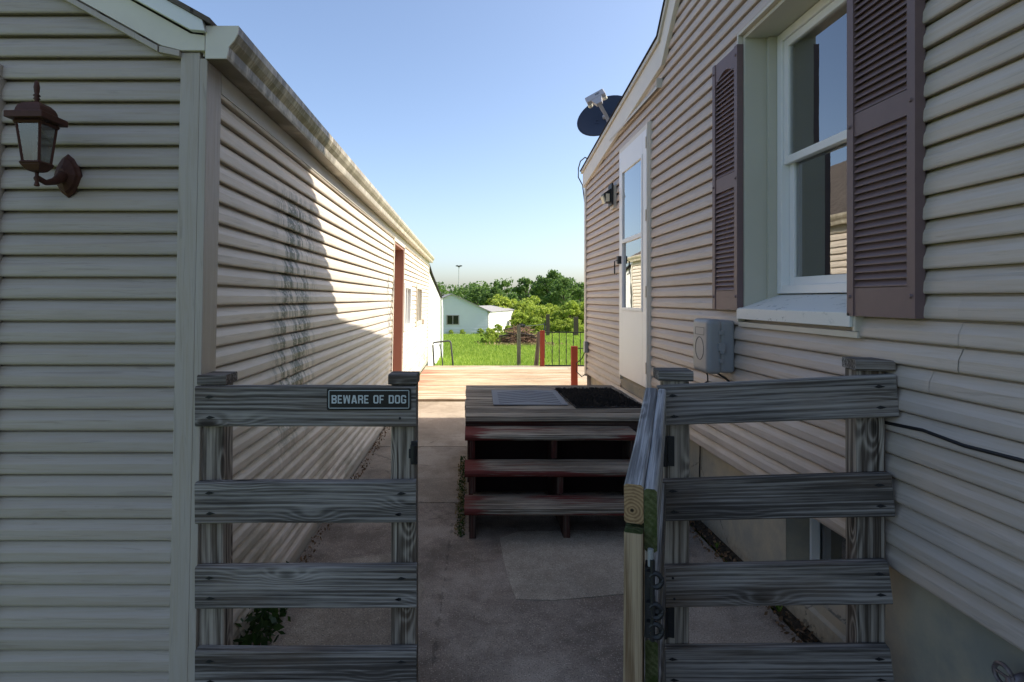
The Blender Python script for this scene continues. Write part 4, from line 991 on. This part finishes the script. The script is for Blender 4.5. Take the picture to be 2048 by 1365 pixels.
# flood light by the door
fl = thing('flood_light', 'small dark flood light on the siding left of the storm door', 'light', (1.38, 5.62, 2.44))
b = B(); b.box(1.385, 1.416, 5.56, 5.70, 2.31, 2.53); wpart('mount', b.me('mount', bevel=.004), M['tan_trim'], fl)
b = B(); b.box(1.365, 1.384, 5.55, 5.69, 2.34, 2.55); wpart('back_box', b.me('back_box', bevel=.005), M['black'], fl)
b = B(); b.prism([(1.363, 2.50), (1.295, 2.455), (1.295, 2.44), (1.32, 2.37), (1.363, 2.37)], 1, 5.57, 5.68); wpart('hood', b.me('hood'), M['black'], fl)
b = B(); b.prism([(1.297, 2.438), (1.318, 2.372), (1.308, 2.36), (1.285, 2.43)], 1, 5.58, 5.67); b.box(1.315, 1.35, 5.5695, 5.5715, 2.375, 2.45); wpart('lens', b.me('lens'), M['bright'], fl)
# outlet with a cord at the far corner
ob = thing('corner_outlet', 'small grey outlet box with a looped cord at the far house corner', 'outlet', (1.41, 6.93, .85))
b = B(); b.box(1.37, 1.412, 6.86, 6.95, .80, .93); wpart('box', b.me('box', bevel=.006), M['grey_plastic'], ob)
b = B(); b.tube([(1.375, 6.9, .80), (1.36, 6.98, .72), (1.30, 7.02, .66), (1.30, 7.02, .56), (1.36, 7.0, .50), (1.40, 6.98, .53)], .006, 8); wpart('cord', b.me('cord', smooth=True), M['cable'], ob)
# hose bib
hbz = thing('hose_bib', 'old brass hose tap on the foundation at the lower right', 'tap', (1.45, 1.53, .44))
M['brass'] = plain('tarnished tap', (.20, .17, .17), .45, metal=.6, var=.3, scale=40)
b = B(); b.tube([(1.475, 1.50, .46), (1.43, 1.50, .46), (1.405, 1.50, .45), (1.395, 1.50, .42)], [.011, .012, .014, .013], 10); wpart('spout', b.me('spout', smooth=True), M['brass'], hbz)
b = B(); n = 20; b.tube([(1.40, 1.52 + .026 * math.cos(2 * math.pi * k / n), .455 + .026 * math.sin(2 * math.pi * k / n)) for k in range(n + 1)], .006, 6); b.tube([(1.40, 1.494, .455), (1.40, 1.546, .455)], .004, 6); wpart('handle', b.me('handle'), M['brass'], hbz)
# ================================================================== SATELLITE DISH
DD = Vector((1.625, 7.0, 3.655))
ds = thing('satellite_dish', 'dark navy satellite dish with grey receiver on the house roof', 'satellite dish', tuple(DD))
fwd = Vector((-.42, -.80, .42)).normalized()      # boresight
rgt = Vector((0.82, -.43, 0)).normalized(); rgt = (rgt - fwd * rgt.dot(fwd)).normalized(); up = rgt.cross(fwd).normalized()
if up.z < 0: up = -up
roll = R(28); ax = rgt * math.cos(roll) + up * math.sin(roll); ay = -rgt * math.sin(roll) + up * math.cos(roll)
b = B(); n = 36; rs = [0, .25, .5, .75, .93, 1.0]; vs = []; fs = []
for s_, off in ((0, 0.0), (1, -.012)):
    for r in rs:
        for k in range(n):
            a = 2 * math.pi * k / n; p = ax * (.335 * r * math.cos(a)) + ay * (.285 * r * math.sin(a)) + fwd * (.055 * r * r - .055 + off); vs.append(p)
nr = len(rs)
for s_ in (0, 1):
    for i in range(nr - 1):
        for k in range(n):
            q = [s_ * nr * n + i * n + k, s_ * nr * n + i * n + (k + 1) % n, s_ * nr * n + (i + 1) * n + (k + 1) % n, s_ * nr * n + (i + 1) * n + k]; fs.append(tuple(q if s_ == 0 else q[::-1]))
for k in range(n): fs.append(((nr - 1) * n + k, (nr - 1) * n + (k + 1) % n, nr * n + (nr - 1) * n + (k + 1) % n, nr * n + (nr - 1) * n + k))
b.add(vs, fs); lpart('reflector', b.me('reflector', fix=False, smooth=True), M['dish'], ds)
L0 = -ay * .29 + fwd * (-.0); Lp = fwd * .33 - ay * .05 - ax * .02
b = B(); b.tube([L0 * 1.0 - fwd * .03, L0 * .6 + fwd * .16, Lp - ay * .06], .026, 4); lpart('feed_arm', b.me('feed_arm'), M['lnb'], ds)
def obox(b, c, ex, ey, ez):
    vs = [c + ex * i + ey * j + ez * k for i in (-1, 1) for j in (-1, 1) for k in (-1, 1)]
    b.add(vs, [(0, 1, 3, 2), (4, 6, 7, 5), (0, 4, 5, 1), (2, 3, 7, 6), (0, 2, 6, 4), (1, 5, 7, 3)])
b = B(); obox(b, Lp + ay * .05, ax * .115, ay * .045, fwd * .028); hd = lpart('receiver_head', b.me('receiver_head', bevel=.014, seg=3), M['lnb'], ds)
b = B(); vs = [Lp + ax * s * w + ay * h + fwd * d for (w, h) in ((.07, .02), (.034, -.085)) for s in (-1, 1) for d in (-.024, .024)]
b.add(vs, [(0, 1, 3, 2), (4, 6, 7, 5), (0, 4, 5, 1), (2, 3, 7, 6), (0, 2, 6, 4), (1, 5, 7, 3)]); lpart('receiver_neck', b.me('receiver_neck', bevel=.004), M['lnb'], ds)
for s in (-1, 1):
    b = B(); c0 = Lp + ax * s * .09 + ay * .015; b.tube([c0 - fwd * .02, c0 - fwd * .06], [.026, .030], 14); lpart('feed_cap', b.me('feed_cap'), M['lnb_cap'], ds)
# faded mark on the reflector: a row of rounded strokes
b = B()
def onface(u, v): return ax * u + ay * v + fwd * (.055 * ((u / .335) ** 2 + (v / .285) ** 2) - .055 + .002)
for (u0, rr) in ((-.10, .026), (.06, .026), (.13, .022), (.19, .024)):
    b.tube([onface(u0 + rr * math.cos(t), .0 + rr * math.sin(t)) for t in [R(40 + 280 * i / 10) for i in range(11)]], .004, 4)
b.tube([onface(.09, -.02), onface(.09, .05)], .004, 4); b.tube([onface(-.15, .0), onface(-.146, .0)], .005, 5)
lpart('faded_mark', b.me('faded_mark'), M['dish_mark'], ds)
me = text_mesh('HD', .035, .001); o = lpart('lettering', me, M['black'], ds); o.matrix_local = Matrix((( *(ax), ), (*(ay),), (*(fwd),))).transposed().to_4x4() if False else Matrix.Translation(Lp + ay * .05 + fwd * .0285 + ax * .03) @ Matrix(((ax.x, ay.x, fwd.x), (ax.y, ay.y, fwd.y), (ax.z, ay.z, fwd.z))).to_4x4()
b = B(); mb = -fwd * .07; b.tube([mb * .2, mb, mb + Vector((.06, .02, -.25)), Vector((.10, -.03, -.66))], .022, 8); lpart('mast', b.me('mast', smooth=True), M['lnb'], ds)
cb = B(); cb.tube([(1.40, 6.75, 3.06), (1.37, 6.85, 3.11), (1.345, 7.0, 3.10), (1.335, 7.08, 3.03), (1.34, 7.11, 2.93), (1.39, 7.10, 2.83), (1.415, 7.08, 2.6), (1.415, 7.075, .95)], .007, 8)
tag(link('dish_cable', cb.me('dish_cable', smooth=True), M['cable']), 'black coax cable looping over the far roof corner', 'cable')

# ================================================================== BACK YARD
def rotz(p, c, a):
    x, y = p[0] - c[0], p[1] - c[1]; return (c[0] + x * math.cos(a) - y * math.sin(a), c[1] + x * math.sin(a) + y * math.cos(a))
sd = thing('garden_shed', 'pale blue gabled shed with a dark window across the lawn', 'shed', (1.6, 50, -1.65), (0, 0, R(5)))
SWd, SLn, SHt, SRi = 6.2, 9.5, 2.05, 1.42
b = B(); b.add([(-SWd, 0, -.1), (0, 0, -.1), (0, 0, SHt), (-SWd / 2, 0, SHt + SRi), (-SWd, 0, SHt)], [(0, 1, 2, 3, 4)]); fw = lpart('front_wall', b.me('front_wall'), M['shed_blue'], sd)
k = 0; z = 0.0
while z < SHt + SRi - .15:
    z1 = min(z + .24, SHt + SRi - .05)
    def xr(q): return 0 if q < SHt else -(q - SHt) / SRi * SWd / 2
    def xl(q): return -SWd if q < SHt else -SWd + (q - SHt) / SRi * SWd / 2
    b = B(); b.add([(xl(z), -.035, z), (xr(z), -.035, z), (xr(z1), -.008, z1), (xl(z1), -.008, z1), (xl(z), -.005, z), (xr(z), -.005, z)], [(0, 1, 2, 3), (0, 4, 5, 1)]); lpart('siding_board', b.me('siding_board', fix=False), M['shed_blue'], fw)
    z = z1
b = B(); b.box(-SWd, -SWd + .02, 0, SLn, -.1, SHt); b.box(-SWd, 0, SLn, SLn + .02, -.1, SHt); lpart('rear_walls', b.me('rear_walls'), M['shed_white'], sd)
b = B(); b.box(-.03, 0.0, 0, SLn, -.1, SHt); sw = lpart('side_wall', b.me('side_wall'), M['shed_white'], sd)
for k in range(8):
    b = B(); z = k * .25; b.add([(.035, .02, z), (.035, SLn, z), (.008, SLn, z + .25), (.008, .02, z + .25), (.002, .02, z), (.002, SLn, z)], [(0, 1, 2, 3), (0, 4, 5, 1)]); lpart('siding_board', b.me('siding_board'), M['shed_white'], sw)
b = B(); b.prism([(.35, SHt - .16), (.35, SHt - .09), (-SWd / 2, SHt + SRi + .07), (-SWd - .35, SHt - .09), (-SWd - .35, SHt - .16), (-SWd / 2, SHt + SRi)], 1, -.18, SLn + .2); lpart('roof', b.me('roof'), M['shingle_far'], sd)
an = thing('shed_annex', 'low white annex with a sunlit wall joined to the pale blue shed', 'shed', (1.66, 50.05, -1.65), (0, 0, R(-19)))
b = B(); b.prism([(0, -.1), (0, 1.95), (-2.2, 2.35), (-2.2, -.1)], 1, .05, 10.2); lpart('wall', b.me('wall'), M['shed_white'], an)
for k in range(8):
    b = B(); z = k * .235; b.add([(.035, .02, z), (.035, 10.2, z), (.008, 10.2, z + .235), (.008, .02, z + .235), (.002, .02, z), (.002, 10.2, z)], [(0, 1, 2, 3), (0, 4, 5, 1)]); lpart('siding_board', b.me('siding_board'), M['shed_white'], an)
b = B(); b.prism([(.12, 1.94), (.12, 1.99), (-2.3, 2.43), (-2.3, 2.38)], 1, .0, 10.4); lpart('roof', b.me('roof'), M['shingle_far'], an)
b = B(); wx, wz = -3.0, 1.28
for q in ((wx - .55, wx - .47), (wx - .03, wx + .03), (wx + .47, wx + .55)): b.box(q[0], q[1], -.07, -.01, wz - .36, wz + .36)
b.box(wx - .55, wx + .55, -.068, -.012, wz + .36, wz + .42); b.box(wx - .55, wx + .55, -.068, -.012, wz - .42, wz - .36)
sw_ = lpart('window', b.me('window'), M['shingle_far'], sd)
for q in ((wx - .47, wx - .03), (wx + .03, wx + .47)):
    b = B(); b.box(q[0], q[1], -.045, -.04, wz - .36, wz + .36); lpart('pane', b.me('pane'), M['shed_glass'], sw_)
# mast light far away
pl = thing('mast_light', 'tall thin highway mast light far beyond the trees', 'light pole', (-5.2, 300, -1.7))
b = B(); b.tube([(-5.2, 300, -1.7), (-5.2, 300, 18.2)], [.30, .17], 8); wpart('pole', b.me('pole'), M['lnb'], pl)
b = B()
for k in range(6):
    a = k * math.pi / 3; b.tube([(-5.2, 300, 18.0), (-5.2 + 1.5 * math.cos(a), 300 + 1.5 * math.sin(a), 18.3)], .10, 5); b.box(-5.2 + 1.3 * math.cos(a) - .35, -5.2 + 1.3 * math.cos(a) + .35, 300 + 1.3 * math.sin(a) - .35, 300 + 1.3 * math.sin(a) + .35, 18.2, 18.7)
b.lathe([(.5, 17.7), (.6, 18.2), (.3, 18.6)], (-5.2, 300, 0), 8); wpart('lamp_ring', b.me('lamp_ring'), M['dark_grey'], pl)
# fence posts
gp_ = thing('fence_post', 'grey wooden fence post standing on the lawn behind the deck', 'post', (1.375, 16, zl(16)))
lpart('shaft', board_me(1.16, .10, .10, key='gp'), M['grey_post'], gp_, (.05, -.05, 0), (0, R(-90), 0))
b = B(); b.lathe([(.03, 1.10), (.055, 1.13), (.045, 1.19)], (.06, 0, 0), 10); b.tube([(.05, 0, 1.15), (.16, 0, 1.13)], [.03, .05], 8); lpart('metal_fitting', b.me('metal_fitting'), M['black'], gp_)
wr = B(); wr.tube([(1.45, 16.0, zl(16) + 1.12), (2.0, 17.5, zl(16) + 1.08), (2.45, 19, zl(19) + 1.16)], .006, 5); tag(link('fence_wire', wr.me('fence_wire'), M['dark_grey']), 'sagging wire strung from the grey fence post', 'wire')
post('fence_post', 2.47, 19, zl(19), zl(19) + 1.2, M['dark_grey'], 'thin dark metal post at the end of the fence wire', 'post', w=.035)
post('fence_post', 6.05, 44.5, zl(44.5), zl(44.5) + 1.7, M['bark'], 'dark fence post in front of the brush above the red post', 'post', w=.26)
post('fence_post', 8.3, 45, zl(45), zl(45) + 1.5, M['bark'], 'dark thick fence post in the brush near the house corner', 'post', w=.32)
# ---- foliage generators
def leaf_mesh(name, centers, size, flat=.0, seed=0):
    r = np.random.default_rng(seed); n = len(centers); c = np.asarray(centers)
    d = r.normal(size=(n, 3)); d /= np.linalg.norm(d, axis=1, keepdims=True)
    e = r.normal(size=(n, 3)); e -= d * np.sum(e * d, 1, keepdims=True); e /= np.linalg.norm(e, axis=1, keepdims=True)
    s = size * r.uniform(.6, 1.35, (n, 1))
    V = np.stack([c - d * s, c + e * s * .55, c + d * s, c - e * s * .55], 1).reshape(-1, 3)
    me = bpy.data.meshes.new(name); me.vertices.add(4 * n); me.vertices.foreach_set('co', V.ravel().astype(np.float32))
    me.loops.add(4 * n); me.loops.foreach_set('vertex_index', np.arange(4 * n, dtype=np.int32)); me.polygons.add(n)
    me.polygons.foreach_set('loop_start', np.arange(0, 4 * n, 4, dtype=np.int32)); me.update(calc_edges=True); me.validate()
    return me
def crown_points(w, h, z0, nb, per, seed, lumps=1.0, taper=.5):
    r = np.random.default_rng(seed); P = []
    for i in range(nb):
        t = r.uniform(0, 1); zz = z0 + h * t; prof_ = math.sin(math.pi * min(1, .18 + t * .80)) ** .7
        a = r.uniform(0, 6.28); rad = w / 2 * prof_ * math.sqrt(r.uniform(.15, 1)); br = w * r.uniform(.07, .15) * lumps
        c = np.array([rad * math.cos(a), rad * math.sin(a), zz])
        q = r.normal(size=(per, 3)); q /= np.linalg.norm(q, axis=1, keepdims=True); q *= (r.uniform(.3, 1, (per, 1)) ** .5) * br * np.array([1, 1, .75])
        P.append(c + q)
    return np.concatenate(P)
def tree_meshes(w, h, tr, nb, per, leaf, seed):
    pts = crown_points(w, h * (1 - tr), h * tr, nb, per, seed); lm = leaf_mesh('crown', pts, leaf, seed=seed)
    r = random.Random(seed); b = B(); b.tube([(0, 0, -.2), (.05 * w, 0, h * .3), (.02 * w, .03 * w, h * .62), (0, 0, h * .86)], [.035 * h, .026 * h, .016 * h, .004 * h], 7)
    for k in range(7):
        a = r.uniform(0, 6.28); z = h * r.uniform(.25, .6); L = w * r.uniform(.25, .42)
        b.tube([(0.03 * w, 0, z), (L * .5 * math.cos(a), L * .5 * math.sin(a), z + h * .10), (L * math.cos(a), L * math.sin(a), z + h * .24)], [.013 * h, .009 * h, .003 * h], 5)
    return lm, b.me('trunk')
def plant(name, lm, tm, loc, m, label, cat, group=None, rz=0, s=1.0):
    t = thing(name, label, cat, loc, (0, 0, rz), group); t.scale = (s, s, s)
    lpart('crown', lm, m, t); 
    if tm: lpart('trunk', tm, M['bark'], t)
    return t
A = tree_meshes(6.6, 6.9, .10, 85, 75, .19, 1); A2 = tree_meshes(5.0, 6.0, .08, 70, 65, .20, 2); A3 = tree_meshes(3.2, 5.6, .2, 45, 60, .18, 3); A4 = tree_meshes(1.4, 5.6, .1, 30, 45, .16, 4)
def X_(px, Y): return (px - 938) * Y / 1160
plant('deciduous_tree', *A, (X_(1100, 84), 84, -1.7), M['leaf_dark'], 'tallest broad green tree rising above the treeline left of the house', 'tree')
plant('deciduous_tree', *A2, (X_(1052, 88), 88, -1.7), M['leaf_dark'], 'dark rounded tree joining the left side of the tallest tree', 'tree', rz=1, s=1.0)
plant('deciduous_tree', *A2, (X_(1163, 88), 88, -1.7), M['leaf_dark'], 'very dark tree against the far house corner', 'tree', rz=2.4, s=.88)
plant('deciduous_tree', *A3, (X_(1009, 110), 110, -1.7), M['leaf_dark'], 'round topped tree standing clear of the treeline in the middle', 'tree', rz=.4, s=1.15)
plant('poplar_tree', *A4, (X_(991, 110), 110, -1.7), M['leaf_dark'], 'narrow upright tree beside the round topped one', 'tree', s=1.12)
for i, (px, Y, s, rz, m, lab) in enumerate(((985, 66, .62, 0, 'leaf_mid', 'bright green tree directly behind the shed roof ridge end'), (957, 72, .62, 1.5, 'leaf_mid', 'olive green tree behind the shed roof slope'), (1130, 74, .80, 2.0, 'leaf_mid', 'mid green tree in front of the tallest tree'))):
    plant('deciduous_tree', *A, (X_(px, Y), Y, -1.7), M[m], lab, 'tree', rz=rz, s=s)
BM = [tree_meshes(3.4, 2.9, .0, 60, 60, .13, 11), tree_meshes(2.6, 2.2, .0, 46, 55, .12, 12), tree_meshes(4.2, 2.6, .0, 64, 60, .14, 13)]
bl_ = [(1000, 60, 0, 1.15), (1022, 61, 1, 1.35), (1048, 59, 2, 1.0), (1064, 62, 0, 1.1), (1082, 57, 2, .85), (1102, 60, 0, .85), (1122, 58, 2, .80), (1143, 56, 0, .95), (1160, 58, 1, .95), (1178, 57, 2, 1.0), (975, 66, 0, 1.2), (1195, 60, 0, 1.1), (1040, 56, 1, .8), (1093, 53, 1, .55), (1117, 52.5, 1, .55), (1136, 53, 1, .6), (1153, 52, 2, .45), (1070, 54, 1, .6)]
for i, (px, Y, k, s) in enumerate(bl_):
    plant('brush_bush', BM[k][0], BM[k][1], (X_(px, Y), Y, -1.7), M['leaf_yellow'] if i not in (4, 7, 12) else M['leaf_mid'], 'yellow green bush in the overgrown brush behind the lawn', 'bush', 'bushes in the brush beyond the lawn', rz=i * 1.3, s=s)
# far wood: one mass on the horizon
r = np.random.default_rng(5); P = []
for i in range(1300):
    x = r.uniform(-90, 120); y = r.uniform(118, 150); hh = 6.3 + .7 * math.sin(x * .35) + .6 * math.sin(x * .9 + 1); zc = -1.7 + hh * r.uniform(.15, 1)
    q = r.normal(size=(34, 3)); q /= np.linalg.norm(q, axis=1, keepdims=True); P.append(np.array([x, y, zc]) + q * r.uniform(.5, 1, (34, 1)) * r.uniform(.8, 1.5))
o = link('far_wood', leaf_mesh('far_wood', np.concatenate(P), .34, seed=6), M['leaf_dark']); tag(o, 'dark green line of distant woodland on the horizon', 'woodland', kind='stuff')
# lawn edge weeds along the shed
for i, (px, Y, s, lab) in enumerate(((925, 49.2, .22, 'below the window of the pale blue shed'), (902, 49.4, .2, 'at the left end of the pale blue shed front'), (960, 49.2, .26, 'at the right corner of the pale blue shed front'), (995, 49, .42, 'in front of the white annex wall beside the shed'), (1016, 50, .35, 'at the far end of the white annex wall'))):
    plant('weed_clump', BM[1][0], None, (X_(px, Y), Y, -1.66), M['leaf_mid'], 'low weeds ' + lab, 'weeds', 'weeds along the shed', rz=i, s=s)
plant('garden_shrub', BM[0][0], None, (X_(979, 31), 31, zl(31)), M['leaf_mid'], 'small loose shrub on the lawn left of the brush pile', 'shrub', s=.28)
# brush pile
bp = thing('brush_pile', 'heap of brown cut branches and debris on the lawn', 'brush pile', (X_(1040, 30.5), 30.5, zl(30.5)))
r = random.Random(3); b = B()
for k in range(420):
    a = r.uniform(0, 6.28); rad = 1.05 * math.sqrt(r.random()); hz = 1.0 * (1 - (rad / 1.15) ** 2) * r.uniform(.1, 1); L = r.uniform(.3, 1.0); d = Vector((r.uniform(-1, 1), r.uniform(-1, 1), r.uniform(-.25, .55))).normalized() * L / 2
    c = Vector((rad * math.cos(a), rad * math.sin(a) * .7, hz + .04)); w = r.uniform(.006, .022); b.tube([c - d, c + d * .2 + Vector((0, 0, r.uniform(-.04, .04))), c + d], [w, w * .8, w * .3], 4, cap=False)
tag(lpart('sticks', b.me('sticks', fix=False), M['stick'], bp), kind='stuff')
for k in range(7):
    b = B(); a = r.uniform(0, 6.28); c = Vector((r.uniform(-.7, .7), -.35 + r.uniform(-.2, .3), r.uniform(.1, .6))); d = Vector((math.cos(a), math.sin(a) * .5, r.uniform(-.1, .3))) * .45; b.tube([c - d, c + d], [.05, .04], 7); lpart('log', b.me('log'), M['bark'], bp)
b = B(); b.tube([(.9, -.3, .5), (1.2, -.3, .4), (1.35, -.35, .1), (1.45, -.3, .05)], .02, 5); b.tube([(-.9, 0, .75), (-.1, .1, .95)], .035, 5); lpart('branch', b.me('branch'), M['bark'], bp)
pts = crown_points(2.0, .5, .05, 40, 40, 21); tag(lpart('dead_leaves', leaf_mesh('dead_leaves', pts * np.array([1, .7, 1]), .05, seed=9), M['dead_leaf'], bp), kind='stuff')
tag(link('dry_grass', leaf_mesh('dry_grass', np.stack([rng.normal(X_(1046, 29), .75, 900), rng.normal(29.2, .9, 900), np.full(900, 0.0)], 1) + np.array([0, 0, zl(29.2) + .06]), .09, seed=10), M['dry']), 'dry tufts of grass round the brush pile', 'grass', kind='stuff')
# lawn blades
n = 90000; Yg = 11.5 + 40 * rng.random(n) ** 1.5; Xg = rng.uniform(-.12, .33, n) * Yg; zg = np.interp(Yg, [9, 12, 50, 60], [-.06, -.30, -1.65, -1.65])
hgt = rng.uniform(.035, .10, n) * (1 + Yg / 60); wd = .006 + Yg * .0005; an = rng.uniform(0, 6.28, n); lx, ly = rng.normal(0, .03, n), rng.normal(0, .03, n)
V = np.stack([np.stack([Xg - wd * np.cos(an), Yg - wd * np.sin(an), zg], 1), np.stack([Xg + wd * np.cos(an), Yg + wd * np.sin(an), zg], 1), np.stack([Xg + lx, Yg + ly, zg + hgt], 1)], 1).reshape(-1, 3)
me = bpy.data.meshes.new('grass'); me.vertices.add(3 * n); me.vertices.foreach_set('co', V.ravel().astype(np.float32)); me.loops.add(3 * n); me.loops.foreach_set('vertex_index', np.arange(3 * n, dtype=np.int32))
me.polygons.add(n); me.polygons.foreach_set('loop_start', np.arange(0, 3 * n, 3, dtype=np.int32)); me.update(calc_edges=True)
tag(link('grass', me, M['grass']), 'short mown grass of the back lawn', 'grass', kind='stuff')
# ---- weeds and litter in the passage
wd_ = thing('weed_clump', 'dark leafy weeds at the foot of the garage corner', 'weeds', (-.88, 2.45, 0))
pts = np.stack([rng.normal(0, .045, 260), rng.normal(0, .19, 260), rng.uniform(.01, .13, 260)], 1); lpart('leaves', leaf_mesh('leaves', pts, .022, seed=31), M['leaf_weed'], wd_)
def litter(name, label, n, xr, yr, zr, size, m, seed):
    q = np.random.default_rng(seed); pts = np.stack([q.uniform(*xr, n), q.uniform(*yr, n), q.uniform(*zr, n)], 1)
    tag(link(name, leaf_mesh(name, pts, size, seed=seed), m), label, 'litter', kind='stuff')
litter('dead_leaves', 'dead leaves and crumbs along the house foundation', 900, (1.33, 1.47), (1.6, 5.4), (.012, .04), .012, M['dead_leaf'], 41)
litter('moss_tufts', 'moss and small weeds beside the steps', 500, (-.075, -.03), (3.5, 5.2), (.0, .035), .010, M['leaf_weed'], 42)
litter('dry_moss', 'yellow dry moss beside the steps', 420, (-.09, -.02), (3.5, 5.0), (.0, .04), .010, M['dry'], 43)
litter('wall_litter', 'dead leaves along the garage base', 500, (-.93, -.86), (2.2, 7.0), (.01, .03), .011, M['dead_leaf'], 44)
for (x, y, s, lab) in ((1.40, 2.62, 1.0, 'largest grass tuft at the foundation, under the basement window'), (1.42, 2.2, .7, 'grass tuft at the foundation nearest the right fence'), (1.41, 3.3, .6, 'small grass tuft at the foundation beyond the basement window')):
    b = B()
    for k in range(16):
        a = random.uniform(0, 6.28); L = random.uniform(.03, .09) * s; b.add([(.004 * math.cos(a + 1.5), .004 * math.sin(a + 1.5), 0), (-.004 * math.cos(a + 1.5), -.004 * math.sin(a + 1.5), 0), (L * .5 * math.cos(a), L * .5 * math.sin(a), L)], [(0, 1, 2)])
    t = tag(link('grass_tuft', b.me('grass_tuft', fix=False), M['leaf_mid'], loc=(x, y, .02)), lab, 'grass tuft', 'grass tufts along the foundation')
